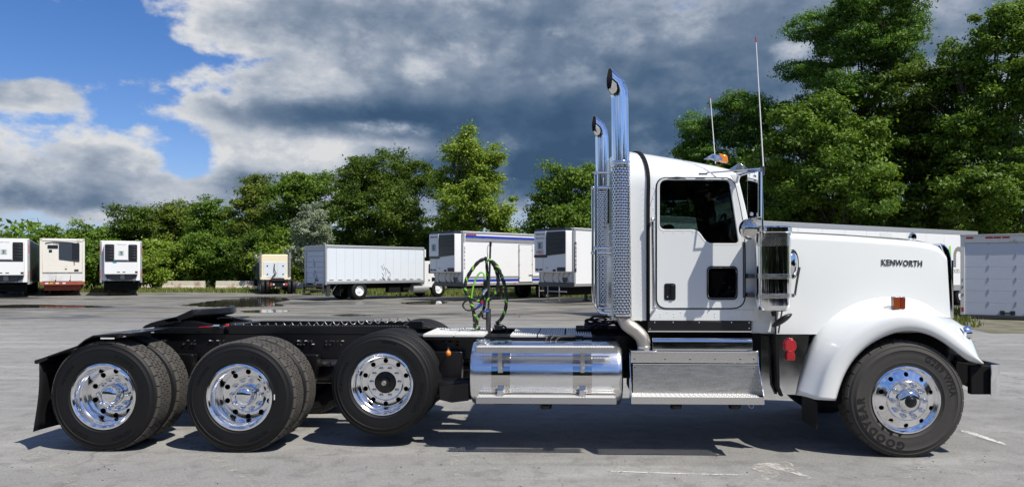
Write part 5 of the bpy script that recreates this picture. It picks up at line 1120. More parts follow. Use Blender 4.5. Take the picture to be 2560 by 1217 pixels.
# ---- exhaust stacks
def stack(y):
    E = empty('exhaust_stack', (PX(1556, .17)-(.082 if y > 1 else 0), y, 1.2), parent=TK, world_children=False)
    base = Vector((PX(1553, .17), 0, 0)); 
    zz = lambda py: PZ(1553, py, .17)-1.2
    sl0, sl1, r = zz(788), zz(416), .090; ln = -.016
    def cx_(z): return ln*(z-sl0)/(sl1-sl0)
    f = MB(); nu, nv = 16, 54
    f.perf(lambda u, v: (cx_(sl0+(sl1-sl0)*v/nv)+r*math.cos(2*math.pi*u/nu), r*math.sin(2*math.pi*u/nu), sl0+(sl1-sl0)*v/nv), nu, nv, .29, hv=.40); f.build('heat_shield', MAT['chrome'], E, smooth=80)
    MB().tube([(0, 0, sl0-.02), (cx_(sl1), 0, sl1)], .082, 32).build('muffler', MAT['muffler'], E)
    for z in (sl0, sl1-.004): MB().lathe([(r+.001, -.006), (r+.004, -.004), (r+.004, .012), (r+.001, .014)], 40, c=(cx_(z), 0, z), axis='z').build('shield_band', MAT['polished'], E)
    MB().lathe([(.088, 0), (.0905, .004), (.0905, .03), (.088, .034)], 40, c=(cx_(sl1), 0, sl1+.012), axis='z').build('stack_clamp', MAT['polished'], E)
    # upper pipe with turned out, vertically cut mouth
    az = R(196); hd = Vector((math.cos(az), math.sin(az), 0)); p0 = Vector((cx_(sl1), 0, sl1)); lean = Vector((ln/(sl1-sl0), 0, 1)).normalized()
    zb_ = zz(248); L = (zb_-sl1)/lean.z; path = [p0+lean*(L*i/6) for i in range(7)]; c0 = path[-1]; rb_ = .24; amax = R(52)
    for i in range(1, 13):
        a_ = amax*i/12; path.append(c0+lean*(rb_*math.sin(a_))+hd*(rb_*(1-math.cos(a_))))
    t = (lean*math.cos(amax)+hd*math.sin(amax)).normalized(); 
    nx = hd; xm = -(PX(1553, .17)-PX(1514.5, .15)); dd = .128
    path = [q for q in path if (q-p0).dot(hd) < dd-.066]; path += [path[-1]+t*.004]
    def pipe(rad, m_, nm, flip):
        b = MB().tube(path, rad, 36, caps=False); k = len(b.v)-36
        for i in range(k, k+36):
            q = Vector(b.v[i]); s = (dd-q.dot(nx))/t.dot(nx); b.v[i] = tuple(q+t*s)
        if flip: b.f = [list(reversed(q)) for q in b.f]
        return b.build(nm, MAT[m_], E, smooth=60, recalc=False)
    pipe(.0845, 'chrome', 'pipe', False); pipe(.0805, 'soot', 'pipe_inside', True)
    # elbow below the shield
    q = [Vector((0, 0, sl0+.02)), Vector((.012, .0, sl0-.03)), Vector((.05, .0, sl0-.09)), Vector((.13, .0, sl0-.15)), Vector((.185, 0, sl0-.21)), Vector((.205, 0, sl0-.28)), Vector((.205, 0, sl0-.36))]
    MB().tube(spline(q, 5), .066, 24).build('elbow', MAT['dull_steel'], E)
    MB().lathe([(.067, -.012), (.071, -.01), (.071, .01), (.067, .012)], 28, c=(.205, 0, sl0-.30), axis='z').build('pipe_clamp', MAT['polished'], E)
    return E
stack(.17)['label'] = 'near chrome exhaust stack with perforated shield'; stack(2.27)['label'] = 'far chrome exhaust stack'
# ---- cab
WP = MAT['white_paint']; CY_ = .22
def sec(X, yn, zb_, zt_, r, crown=.035, n=8, rb2=.0):
    yf = 2*YC-yn; pts = [(X, yn+.05*rb2, zb_), (X, yn, zb_+.1), (X, yn, (zb_+zt_-r)/2)]
    for i in range(n+1):
        a = R(90*i/n); pts.append((X, yn+r*1.1*(1-math.cos(a)), zt_-r+r*math.sin(a)))
    for t in (.25, .5, .75): pts.append((X, yn+r*1.1+(yf-yn-2.2*r)*t, zt_+crown*math.sin(math.pi*t)))
    for i in range(n, -1, -1):
        a = R(90*i/n); pts.append((X, yf-r*1.1*(1-math.cos(a)), zt_-r+r*math.sin(a)))
    pts += [(X, yf, (zb_+zt_-r)/2), (X, yf, zb_+.1), (X, yf-.05*rb2, zb_)]; return pts
cs = [(1529, 386, .44), (1541, 375, .42), (1577, 370.5, .40), (1640, 381, .36), (1700, 392.5, .32), (1760, 405, .27), (1800, 414, .23), (1832, 424, .18), (1848, 437, .13), (1863, 500, .10), (1882, 592, .06), (1896, 594, .06)]
zbC = PZ(1740, 801, CY_)
outer = [sec(PX(p, CY_), CY_ if p > 1545 else CY_+.02, zbC, PZ(p, q, .42 if p < 1850 else .3), r) for p, q, r in cs]
cab = MB().loft(outer).build('cab', WP, TK)
ci = [(1585, 386, .36), (1640, 395, .32), (1700, 406, .28), (1760, 419, .23), (1800, 428, .18), (1826, 438, .14), (1842, 460, .1), (1858, 520, .06), (1872, 600, .05)]
inner = [sec(PX(p, CY_), CY_+.055, zbC+.10, PZ(p, q, .42), r) for p, q, r in ci]
win = rpoly(XZs([(1650, 452), (1821, 452), (1844, 607), (1768, 607), (1744, 572), (1650, 572)], CY_), [.07, .05, .035, .05, .06, .06], 6)
wc = MB().prism(win, -.3, 2.8)
wind = MB().prism(XZs([(1842, 452), (1915, 452), (1915, 584), (1866, 584)], CY_), CY_+.12, 2*YC-CY_-.12)
carve(cab, [MB().loft(inner)], 32, 'interior'); carve(cab, [wc, wind], 32, 'flat_black')
# door skin with its own window opening
door = rpoly(XZs([(1642, 446), (1833, 446), (1861, 575), (1861, 769), (1642, 769)], CY_), [.10, .09, .3, .13, .10], 8)
win2 = rpoly(XZs([(1648.5, 450.5), (1822, 450.5), (1845.5, 608), (1767.5, 608), (1743.5, 573.5), (1648.5, 573.5)], CY_), [.07, .05, .035, .05, .06, .06], 6)
peep = rpoly(XZs([(1768, 667), (1841, 667), (1841, 747), (1768, 747)], CY_), .045, 5)
dr = MB().plate(door, [win2, peep], CY_-.016, CY_+.002).build('door', WP, TK, bev=.004)
def ring(outline, y, r, nm, m_, par=TK, n=7):
    pts = [(a, y, b) for a, b in outline]; b = MB().tube(pts+pts[:1], r, n, caps=False); return b.build(nm, MAT[m_], par)
def sub(o, par): o.parent = par; o.matrix_parent_inverse = Matrix(); return o
ring(rpoly(XZs([(1640.5, 444.5), (1834, 444.5), (1863, 575), (1863, 771), (1640.5, 771)], CY_), [.10, .09, .3, .13, .10], 8), CY_-.001, .0055, 'door_seal', 'flat_black')
ring(rpoly(XZs([(1646, 448), (1824, 448), (1848, 610), (1766, 610), (1741, 576), (1646, 576)], CY_), [.075, .055, .04, .05, .06, .06], 6), CY_-.015, .004, 'window_trim', 'white_trim')
sub(MB().prism(win2, CY_-.006, CY_-.003).build('door_glass', MAT['glass'], None, smooth=0), TK).matrix_parent_inverse = TK.matrix_basis.inverted()
MB().prism(win, 2*YC-CY_+.002, 2*YC-CY_+.005).build('far_door_glass', MAT['glass'], TK, smooth=0)
MB().plate(rpoly(XZs([(1766, 665), (1843, 665), (1843, 749), (1766, 749)], CY_), .05, 5), [rpoly(XZs([(1770.5, 670), (1838.5, 670), (1838.5, 744), (1770.5, 744)], CY_), .036, 5)], CY_-.024, CY_-.004).build('lower_window_frame', MAT['black'], TK, bev=.003)
ring(rpoly(XZs([(1769.5, 669), (1839.5, 669), (1839.5, 745), (1769.5, 745)], CY_), .038, 6), CY_-.024, .0035, 'lower_window_trim', 'chrome')
MB().prism(rpoly(XZs([(1769, 668), (1840, 668), (1840, 746), (1769, 746)], CY_), .04, 5), CY_-.012, CY_-.008).build('lower_window', MAT['gloss_black'], TK, smooth=0)
hp = rpoly(XZs([(1660, 708), (1688.5, 708), (1688.5, 750), (1660, 750)], CY_), .022, 5)
MB().prism(hp, CY_-.021, CY_-.012).build('door_handle', MAT['black'], TK, bev=.003)
MB().prism(rpoly(XZs([(1676, 712), (1685, 712), (1685, 746), (1676, 746)], CY_), .01, 4), CY_-.034, CY_-.02).build('handle_lever', MAT['black'], TK, bev=.004)
MB().lathe([(0, -.004), (.007, -.003), (.008, 0)], 12, c=(PX(1668, CY_), CY_-.021, PZ(1668, 741, CY_))).build('door_lock', MAT['polished'], TK)
# black seam gasket and rear side panel
_cx = [PX(p, CY_) for p, q, r in cs]; _cz = [PZ(p, q, .42 if p < 1850 else .3) for p, q, r in cs]; _cr = [r for p, q, r in cs]
def on_cab(X, a, off=.004):
    zt_, r = float(np.interp(X, _cx, _cz)), float(np.interp(X, _cx, _cr)); return Vector((X, CY_+r*1.1*(1-math.cos(a))-off*math.cos(a), zt_-r+r*math.sin(a)+off*math.sin(a)))
gk = [on_cab(PX(1621-26*(max(0, i-2)/12)**1.6, CY_), R(90*i/14)) for i in range(14, -1, -1)]; zl_ = gk[-1].z
gk += [Vector((PX(1620, CY_), CY_-.004, zl_+(zbC-zl_)*k/8)) for k in range(1, 9)]
rows = []
for i, q in enumerate(gk):
    t = (gk[min(i+1, len(gk)-1)]-gk[max(i-1, 0)]).normalized(); o_ = Vector((1, 0, 0)); w_ = .017
    nn = t.cross(o_).normalized(); nn = nn if nn.y < 0 or nn.z > .5 else -nn; rows.append([q-o_*w_-nn*.02, q-o_*w_+nn*.012, q+o_*w_+nn*.012, q+o_*w_-nn*.02])
MB().grid(rows).build('cab_seam_gasket', MAT['flat_black'], TK, smooth=50)
MB().prism(XZs([(1623, 520), (1639, 470), (1639, 470.8), (1623.6, 520.8)], CY_), CY_-.002, CY_).build('panel_seam', MAT['dark_steel'], TK)
# riveted lower cab panel, black skirt and bright edge
MB().box(PX(1621, CY_), PX(1884, CY_), CY_-.006, CY_+.01, PZ(1740, 801, CY_), PZ(1740, 774, CY_)).build('lower_panel', WP, TK, bev=.002)
f = MB()
for px in range(1634, 1880, 17):
    for py in ((784, 791) if (px//17) % 2 else (780,)): f.lathe([(0, -.004), (.0045, -.003), (.006, 0)], 8, c=(PX(px, CY_), CY_-.006, PZ(px, py, CY_)))
for px in (1658, 1683, 1708, 1732): f.lathe([(0, -.004), (.0045, -.003), (.006, 0)], 8, c=(PX(px, CY_), CY_-.016, PZ(px, 581, CY_)))
for i in range(12): f.lathe([(0, -.004), (.0045, -.003), (.006, 0)], 8, c=(PX(1634, CY_), CY_, PZ(1634, 470+26*i, CY_)))
for i in range(8): f.lathe([(0, -.004), (.0045, -.003), (.006, 0)], 8, c=(PX(1660+24*i, CY_), CY_, PZ(1660, 438, CY_)))
f.build('rivets', WP, TK)['kind'] = 'stuff'
MB().box(PX(1620, .2), PX(1879, .2), .205, .23, PZ(1740, 827, .2), PZ(1740, 803, .2)).build('cab_skirt', MAT['black'], TK, bev=.003)
MB().box(PX(1620, .2), PX(1879, .2), .198, .205, PZ(1740, 829.5, .2), PZ(1740, 826.5, .2)).build('skirt_edge', MAT['chrome'], TK)
MB().box(PX(1580, .3), PX(1940, .3), .30, 2.14, PZ(1740, 845, .3), zbC-.005).build('cab_floor', MAT['flat_black'], TK)
f = MB()
for px in (1637, 1683, 1748, 1829): f.lathe([(0, -.006), (.006, -.004), (.008, 0)], 8, c=(PX(px, .2), .204, PZ(px, 805.5, .2)))
for px, py in ((1873, 806), (1873, 820), (1625, 822)): f.lathe([(0, -.006), (.006, -.004), (.008, 0)], 8, c=(PX(px, .2), .204, PZ(px, py, .2)))
f.build('skirt_bolts', MAT['polished'], TK)['kind'] = 'stuff'
# light reflected off the perforated shield, shaped as raised dashes on the rear side panel
f = MB()
for j in range(26):
    py = 470+13*j
    for i, px in enumerate((1597, 1603.5, 1610)):
        if px > 1588+(540-py)*.16: f.obox(P(px, py+4*(i % 2), CY_-.0005), .028, .0022, .009, Matrix.Rotation(R(-50), 3, 'Y'))
f.build('shield_reflection', WP, TK, smooth=0)['kind'] = 'stuff'
# grab handle by the door
MB().tube([P(1631, 551, .16), P(1634, 768, .16)], .0125, 12).build('grab_handle', MAT['brushed'], TK)
for px, py in ((1631, 549), (1636, 770)):
    MB().ball(P(px, py, .16), .022, 8).cyl(P(px, py, .16), P(px+3, py, .21), .012, n=10).build('handle_bracket', MAT['polished'], TK)
# handrails on the back of the cab
for dx, y, zt_, pb in ((0, .34, 432, 782), (-11, .62, 470, 770)):
    x_ = PX(1530, .3)-.155+dx*.002; zt2, zb2 = PZ(1490, zt_, y), PZ(1490, pb, y)
    MB().tube(spline([(x_, y, zt2), (x_, y, zb2+.3), (x_+.003, y, zb2+.10), (x_+.03, y, zb2+.02), (x_+.10, y, zb2), (x_+.24, y, zb2)], 6), .0135, 10).build('rear_handrail', MAT['polished'], TK)
    for z_ in (zt2, (zt2+zb2)/2-.05): MB().ball((x_, y, z_), .022, 8).cyl((x_, y, z_), (x_+.17, y, z_), .010, n=8).build('handrail_bracket', MAT['polished'], TK)
MB().box(PX(1529, CY_)-.012, PX(1529, CY_)+.02, .75, 1.7, PZ(1530, 560, .8), PZ(1530, 470, .8)).build('rear_window', MAT['gloss_black'], TK, bev=.02)
# chrome visor, roof lights, aerials
v0 = [(1826, 436), (1846, 408), (1869, 424), (1866, 431), (1850, 432)]
MB().prism(XZs(v0, .4), .36, 2.08).build('sun_visor', MAT['polished'], TK, bev=.004)
for y in (.55,):
    e = MB(); rows = []
    for px, py, hh, ww in ((1760, 390.5, .003, .02), (1780, 388.5, .05, .045), (1795, 388, .07, .055), (1803, 388, .075, .058)):
        c = P(px, 398 if px < 1790 else 403, .55); c.y = y; rows.append([(c.x, y-ww, c.z), (c.x, y-ww*.8, c.z+hh*.7), (c.x, y, c.z+hh), (c.x, y+ww*.8, c.z+hh*.7), (c.x, y+ww, c.z)])
    e.grid(rows).build('roof_light_housing', MAT['polished'], TK)
    c = P(1800, 404, .55); MB().prism([(c.x, c.z), (c.x-.02, c.z+.075), (c.x+.06, c.z+.055), (c.x+.075, c.z-.015)], y-.05, y+.05).build('roof_light_lens', MAT['amber'], TK, bev=.008)
for (p0, p1, y) in (((1908, 424), (1889.5, 95), -.02), ((1789, 408), (1776, 240), 2.42)):
    if y > 1: q0, q1 = P(1789, 415, 2.42), P(1775.5, 240, 2.42)
    else: q0, q1 = P(1908.5, 424, y), P(1889.5, 95, y)
    MB().tube([q0, q0.lerp(q1, .06), q0.lerp(q1, .5), q1], [.009, .006, .0052, .0042], 7).build('aerial', MAT['fibre_white'], TK)
    MB().tube([q0.lerp(q1, .965), q0.lerp(q1, 1.003)], .0062, 7).build('aerial_tip', MAT['red_enamel'], TK); MB().cyl(q0-Vector((0, 0, .05)), q0+Vector((0, 0, .03)), .012, n=10).build('aerial_base', MAT['dark_steel'], TK)
# windscreen
ws = [P(1847, 450, .3), P(1868, 586, .3)]; MB().add([(ws[0].x, .33, ws[0].z), (ws[0].x, 2.11, ws[0].z), (ws[1].x, 2.11, ws[1].z), (ws[1].x, .33, ws[1].z)], [(0, 1, 2, 3)]).build('windscreen', MAT['dark_glass'], TK, smooth=0)
# cab interior
def seat(y, nm):
    x_ = PX(1655, .6); s_ = MB(); s_.prism(rpoly([(x_+.10, 1.50), (x_+.58, 1.53), (x_+.60, 1.62), (x_+.12, 1.62)], .03, 3), y-.24, y+.24); s_.build(nm, MAT['seat_fabric'], TK, bev=.03)
    MB().prism(rpoly([(x_+.06, 1.6), (x_+.20, 1.6), (x_+.10, 2.18), (x_+.0, 2.18)], .04, 4), y-.23, y+.23).build('seat_back', MAT['seat_fabric'], TK, bev=.03)
seat(.68, 'seat'); seat(1.76, 'seat')
MB().prism(XZs([(1800, 640), (1806, 560), (1822, 545), (1870, 560), (1870, 640)], .6), CY_+.07, 2*YC-CY_-.07).build('dashboard', MAT['interior'], TK, bev=.02)
c = Vector((PX(1782, 1.7), 1.78, PZ(1782, 580, 1.7))); rot = Matrix.Rotation(R(-35), 3, 'Y')
ringv = [c+rot @ Vector((.0+.0, .21*math.cos(a), .21*math.sin(a))) for a in [2*math.pi*i/28 for i in range(29)]]
MB().tube(ringv, .014, 8, caps=False).tube([ringv[0], ringv[14]], .012, 6).tube([c, c+Vector((.25, 0, -.12))], .03, 8).build('steering_wheel', MAT['interior'], TK)
MB().tube([P(1762, 500, .5), P(1766, 600, .5)], .03, 8).build('seat_belt_post', MAT['interior'], TK)
# ---- mirrors
my = -.10
a_, b_ = P(1868.5, 438, my), P(1905, 545, my)
m_o = MB(); m_o.prism(rpoly([(-.10, -.012), (.10, -.012), (.10, .01), (.07, .045), (-.07, .045), (-.10, .01)], .012, 4), b_.z, a_.z+.02, 'z'); m_o = m_o.build('mirror', MAT['chrome'], TK, bev=.006)
m_o.location = ((a_.x+b_.x)/2-.012, my-.02, 0); m_o.matrix_parent_inverse = TK.matrix_basis.inverted(); m_o.rotation_euler = (0, 0, R(-74))
MB().tube([P(1902.5, 420, my), P(1906.5, 575, my)], .0105, 10).build('mirror_post', MAT['polished'], TK)
MB().tube([P(1767, 432, .18), P(1800, 430, .08), P(1862, 424.5, my), P(1905, 421, my)], .007, 8).build('mirror_arm', MAT['polished'], TK)
MB().tube([P(1842, 441, .2), P(1872, 431, .05), P(1902, 426, my)], .009, 8).build('mirror_arm', MAT['polished'], TK)
MB().tube([P(1840, 437, .2), P(1870, 430.5, .1), P(1909, 424, -.02)], .0065, 8).build('mirror_arm', MAT['polished'], TK)
MB().prism(rpoly(XZs([(1824, 437), (1852, 436), (1846, 458), (1840, 458)], .19), .008, 3), .18, .20).build('mirror_bracket', MAT['white_trim'], TK, bev=.003)
MB().prism(rpoly(XZs([(1746, 433), (1768, 433), (1768, 438), (1746, 438)], .19), .004, 3), .17, .215).build('arm_foot', MAT['brushed'], TK, bev=.003)
c = P(1868, 573, -.06); rm = MB().lathe([(.0, -.045), (.04, -.040), (.075, -.022), (.095, .005), (.097, .018), (.092, .022), (.0, .024)], 36).build('round_mirror', MAT['strap_alu'], TK)
rm.location = c; rm.matrix_parent_inverse = TK.matrix_basis.inverted(); rm.rotation_euler = (R(6), 0, R(-48))
MB().tube([P(1872, 552, -.05), P(1884, 548, -.08), P(1905, 553, my)], .010, 8).tube([P(1880, 580, -.02), P(1893, 568, -.06), P(1906, 566, my)], .008, 8).build('mirror_arm', MAT['polished'], TK)
MB().ball(P(1879, 535, -.17), .018, 8).build('mirror_knob', MAT['chrome'], TK)
MB().tube([P(1906, 572, my), P(1906, 580, .1)], .012, 8).build('mirror_foot', MAT['polished'], TK)
MB().prism(rpoly(XZs([(1666, 446.5), (1690, 443.5), (1718, 446), (1690, 449.5)], CY_), .01, 3), CY_-.05, CY_-.018).build('door_lamp', MAT['polished'], TK, bev=.004)
# hinge strip
MB().box(PX(1856, CY_), PX(1860, CY_), CY_-.024, CY_-.014, PZ(1858, 744, CY_), PZ(1858, 604, CY_)).build('door_hinge', MAT['dark_steel'], TK, bev=.002)
# ---- cowl and air cleaner
MB().box(PX(1878, .24), PX(1940, .24), .25, 2.19, PZ(1900, 834, .25), PZ(1900, 594, .25)).build('cowl', WP, TK, bev=.02)
ay, ar = .075, .164; ax = PX(1931.5, ay); az_ = lambda py: PZ(1931, py, ay)
z0, z1 = az_(776), az_(567)
MB().lathe([(.0, z0), (.13, z0), (.15, z0+.010), (ar, z0+.045), (ar, z0+.052), (ar, z0+.06), (ar, az_(616)-.01), (ar, az_(616))], 56, c=(ax, ay, 0), axis='z').build('air_cleaner', MAT['chrome'], TK)
f = MB(); nu, nv = 52, 8; pz0, pz1 = az_(616), az_(582)
f.perf(lambda u, v: (ax+ar*math.cos(2*math.pi*u/nu), ay+ar*math.sin(2*math.pi*u/nu), pz0+(pz1-pz0)*v/nv), nu, nv, .30); f.build('intake_screen', MAT['polished'], TK, smooth=80)
MB().lathe([(.0, pz0+.002), (.14, pz0+.002), (.14, pz1), (0, pz1)], 32, c=(ax, ay, 0), axis='z').build('filter_element', MAT['dull_steel'], TK)
MB().lathe([(ar+.001, pz1-.004), (ar+.006, pz1+.003), (ar+.006, pz1+.007), (ar+.006, z1-.016), (ar+.006, z1-.012), (ar-.01, z1), (ar-.02, z1+.003), (.0, z1+.012)], 56, c=(ax, ay, 0), axis='z').build('air_cleaner_lid', MAT['chrome'], TK)
for py in (690, 738): 
    MB().lathe([(ar+.001, -.022), (ar+.006, -.02), (ar+.006, .02), (ar+.001, .022)], 56, c=(ax, ay, az_(py)), axis='z').build('cleaner_band', MAT['brushed'], TK)
    MB().box(PX(1866, .2), PX(1890, .2), .12, .24, az_(py)-.02, az_(py)+.02).build('cleaner_bracket', MAT['dark_steel'], TK, bev=.003)
    MB().lathe([(.014, 0), (.018, .004), (.018, .03), (.014, .034)], 12, c=(PX(1983, .05), .06, az_(py)-.017), axis='z').build('band_clamp', MAT['polished'], TK)
MB().cyl((ax, ay, z0+.004), (ax+.01, ay+.01, z0-.05), .022, .014, 12).build('drain_valve', MAT['rubber'], TK)
# intake hose, hood mirror and lower mirror
c = P(1982, 660, .16); o = MB().lathe([(.0, -.03), (.05, -.028), (.078, -.018), (.094, .002), (.098, .02), (.085, .034), (.0, .04)], 32).build('hood_mirror', MAT['chrome'], TK); o.location = c; o.matrix_parent_inverse = TK.matrix_basis.inverted(); o.rotation_euler = (0, 0, R(40)); o.scale = (.8, 1, 1.25)
o = ring([(0.1*math.cos(a), .1*math.sin(a)) for a in [2*math.pi*i/32 for i in range(32)]], 0, .012, 'hood_mirror_rim', 'black', TK); o.location = c; o.matrix_parent_inverse = TK.matrix_basis.inverted(); o.rotation_euler = (0, 0, R(40)); o.scale = (.8, 1, 1.25)
MB().tube(spline([P(1999, 668, .14), P(1993, 700, .13), P(1987, 738, .13)], 4), .011, 8).build('hood_mirror_arm', MAT['dark_steel'], TK)
MB().tube(spline([P(1955, 778, .2), P(1951, 800, .2), P(1946, 832, .22)], 4), .008, 8).build('lower_mirror_arm', MAT['dark_steel'], TK)
o = MB().ball((0, 0, 0), (.112, .05, .03), 10).build('lower_mirror', MAT['black'], TK); o.location = P(1955, 800, .1); o.matrix_parent_inverse = TK.matrix_basis.inverted(); o.rotation_euler = (R(-20), R(-33), 0)
# ---- hood
hY = lambda px: float(np.interp(px, [1930, 2000, 2100, 2250, 2372], [.235, .26, .33, .47, .60]))
hs = [(1937, 581, .07), (1980, 581.5, .07), (2060, 585.5, .07), (2140, 590, .07), (2220, 596, .07), (2290, 601, .075), (2330, 606, .085), (2352, 614, .09), (2366, 628, .10)]
secs = [sec(PX(p, hY(p)), hY(p), PZ(1960, 836, .24)-.0, PZ(p, q, hY(p)+.05), r, crown=.055, n=6) for p, q, r in hs]
# front raked: shift lower points forward
for i, s_ in enumerate(secs):
    k = i/(len(secs)-1); zt_ = max(q[2] for q in s_)
    secs[i] = [(q[0]+.055*max(0, (k-.55)/.45)*(zt_-q[2]), q[1], q[2]) for q in s_]
MB().loft(secs).build('hood', WP, TK, smooth=40)
MB().prism(XZs([(1938, 583), (1941, 583), (1941, 834), (1938, 834)], .232), .226, .24).build('hood_gap_seal', MAT['flat_black'], TK)
# chrome grille shell
MB().prism(XZs([(2354, 608), (2366, 611), (2378, 624), (2383, 645), (2389, 796), (2377, 800), (2371, 700), (2364, 640)], .58), .605, 2*YC-.605).build('grille_shell', MAT['chrome'], TK, bev=.012)
f = MB(); 
for i in range(4): f.lathe([(0, -.008), (.007, -.006), (.009, 0)], 10, c=(PX(2369+i*2.2, .58), .604, PZ(2369, 652+42*i, .58)))
f.build('grille_bolts', MAT['polished'], TK)['kind'] = 'stuff'
for i in range(14):
    y = .68+(2*YC-1.36)*i/13; MB().box(PX(2387, .6), PX(2393, .6), y-.012, y+.012, PZ(2388, 790, .6), PZ(2388, 650, .6)).build('grille_bar', MAT['chrome'], TK, bev=.004)
o = MB(); c = P(2304, 601, 1.0); c.y = YC; o.prism(rpoly([(c.x-.03, c.z+.02), (c.x+.045, c.z+.02), (c.x+.04, c.z+.075), (c.x+.0, c.z+.095), (c.x-.025, c.z+.07)], .015, 3), YC-.03, YC+.03); o.build('hood_ornament', MAT['chrome'], TK, bev=.01)
# lettering on the hood flank
_hx = [PX(p, hY(p)) for p, q, r in hs]; _hy = [hY(p) for p, q, r in hs]; flank = lambda X: float(np.interp(X, _hx, _hy))
xl, xr = PX(2206, .43), PX(2302, .52); xm_ = (xl+xr)/2; yt = min(flank(xm_), (flank(xl)+flank(xr))/2); ang = math.atan2(flank(xr)-flank(xl), xr-xl)
mt = Matrix.Translation((xm_, yt-.0035, PZ(2254, 664, yt))) @ Matrix.Rotation(ang, 4, 'Z') @ Matrix.Rotation(R(1.5), 4, 'Y') @ face_side(0, 0, 0)
lettering('hood_lettering', 'KENWORTH', .080, MAT['brushed'], TK, mt, ext=.004, bold=.0025, space=1.08, sx=.95)
# ---- fenders
lip = [(2090, 1001), (2098, 972), (2111, 935), (2134.5, 896), (2176.6, 856.6), (2229, 833), (2266, 827), (2303, 830), (2345, 846), (2387, 878), (2424, 908), (2459, 910)]
crw = [(2036, 998), (2047, 962), (2064, 911), (2090, 868), (2132, 826), (2186, 794), (2222, 782), (2256, 777), (2300, 782), (2348, 801), (2398, 838), (2456, 903)]
jun = [(1985, 986), (2003, 935), (2026, 875), (2058, 822), (2112, 770), (2170, 748), (2222, 741), (2270, 744), (2318, 758), (2362, 786), (2410, 806), (2424, 836)]
N = len(lip); rows = []
jy = [.16, .17, .19, .24, .32, .40, .45, .50, .53, .56, .52, .42]
for k in range(N):
    L_, C_, J_ = lip[k], crw[k], jun[k]; Y2 = jy[k]
    mid = P(C_[0]*.5+J_[0]*.5, C_[1]*.5+J_[1]*.5, .03+(Y2-.03)*.42); mid.z += .012
    jp = P(J_[0], J_[1], Y2)
    rows.append([P(L_[0], L_[1], .10), P(L_[0], L_[1], .0), P(L_[0]*.6+C_[0]*.4, L_[1]*.6+C_[1]*.4, -.022), P(C_[0]*.85+L_[0]*.15, C_[1]*.85+L_[1]*.15, -.008), P(C_[0], C_[1], .03), mid, jp, jp+Vector((0, .10, .05 if 2 < k < 9 else -.01))])
fen = MB().grid(rows).build('front_fender', WP, TK, smooth=180, sub=2)
so = fen.modifiers.new('s', 'SOLIDIFY'); so.thickness = .012; so.offset = -1
mirror_copy(fen)
MB().box(PX(2150, .5), PX(2385, .5), .55, 1.89, .62, PZ(2268, 800, .5)).build('wheel_well', MAT['flat_black'], TK, bev=.05)
MB().prism([(PX(2100, .1)-.02, .45), (PX(2060, .1), 1.0), (PX(2150, .1), 1.22), (PX(2150, .1)+.02, 1.22), (PX(2085, .1), 1.0), (PX(2125, .1), .5)], .17, .60).build('inner_fender', MAT['flat_black'], TK)
# mud guard strip hanging from the fender
MB().box(PX(2034, .2), PX(2037, .2), .12, .55, PZ(2035, 1068, .2), PZ(2035, 1000, .2)).build('fender_flap', MAT['rubber'], TK)
# stainless plates behind the fender and steps
MB().prism(rpoly(XZs([(1946, 836), (2027, 836), (2022, 872), (2000, 940), (1989, 986), (1962, 986), (1950, 968)], .12), [.005, .01, .02, .05, .01, .04, .03], 4), .13, .137).build('fender_plate', MAT['polished'], TK)
_fp = TK.children[-1] if False else bpy.data.objects['fender_plate']
for v_ in _fp.data.vertices: v_.co.y += (v_.co.z-.55)*.064
MB().box(PX(1888, .22), PX(1944, .22), .235, .245, PZ(1910, 985, .24), PZ(1910, 838, .24)).build('side_plate', MAT['polished'], TK)
for v_ in bpy.data.objects['side_plate'].data.vertices: v_.co.y += (v_.co.z-.55)*.064
MB().box(PX(1884, .2), PX(1905, .2), .24, .5, PZ(1890, 960, .24), PZ(1890, 836, .24)).build('battery_side', MAT['flat_black'], TK)
MB().prism(XZs([(1938, 836), (1946, 836), (1949, 966), (1958, 988), (1952, 990), (1942, 966)], .128), .12, .2).build('plate_seal', MAT['flat_black'], TK)
# red badge
bc = P(1976.5, 864, .125); f = MB(); f.prism([(bc.x+.052*math.cos(a), bc.z+.062*math.sin(a)) for a in [2*math.pi*i/28 for i in range(28)]], .112, .131)
f.prism([(bc.x-.024, bc.z-.05), (bc.x+.024, bc.z-.05), (bc.x+.040, bc.z-.085), (bc.x+.036, bc.z-.135), (bc.x-.036, bc.z-.135), (bc.x-.040, bc.z-.085)], .114, .131); f.prism(rpoly([(bc.x-.022, bc.z+.05), (bc.x+.022, bc.z+.05), (bc.x+.018, bc.z+.072), (bc.x-.018, bc.z+.072)], .006, 3), .114, .131)
bd = f.build('badge', MAT['red_enamel'], TK, bev=.003)
f = MB()
for i in range(4): f.box(bc.x-.030+i*.018, bc.x-.024+i*.018, .110, .114, bc.z-.13, bc.z-.07)
f.tube([(bc.x+.044*math.cos(a), .112, bc.z+.053*math.sin(a)) for a in [2*math.pi*i/28 for i in range(29)]], .003, 6, caps=False)
f.build('badge_ribs', MAT['red_lens'], TK)
lettering('badge_letters', 'K\nW', .04, MAT['red_lens'], TK, face_side(bc.x, .1115, bc.z+.004), ext=.001, bold=.0008)
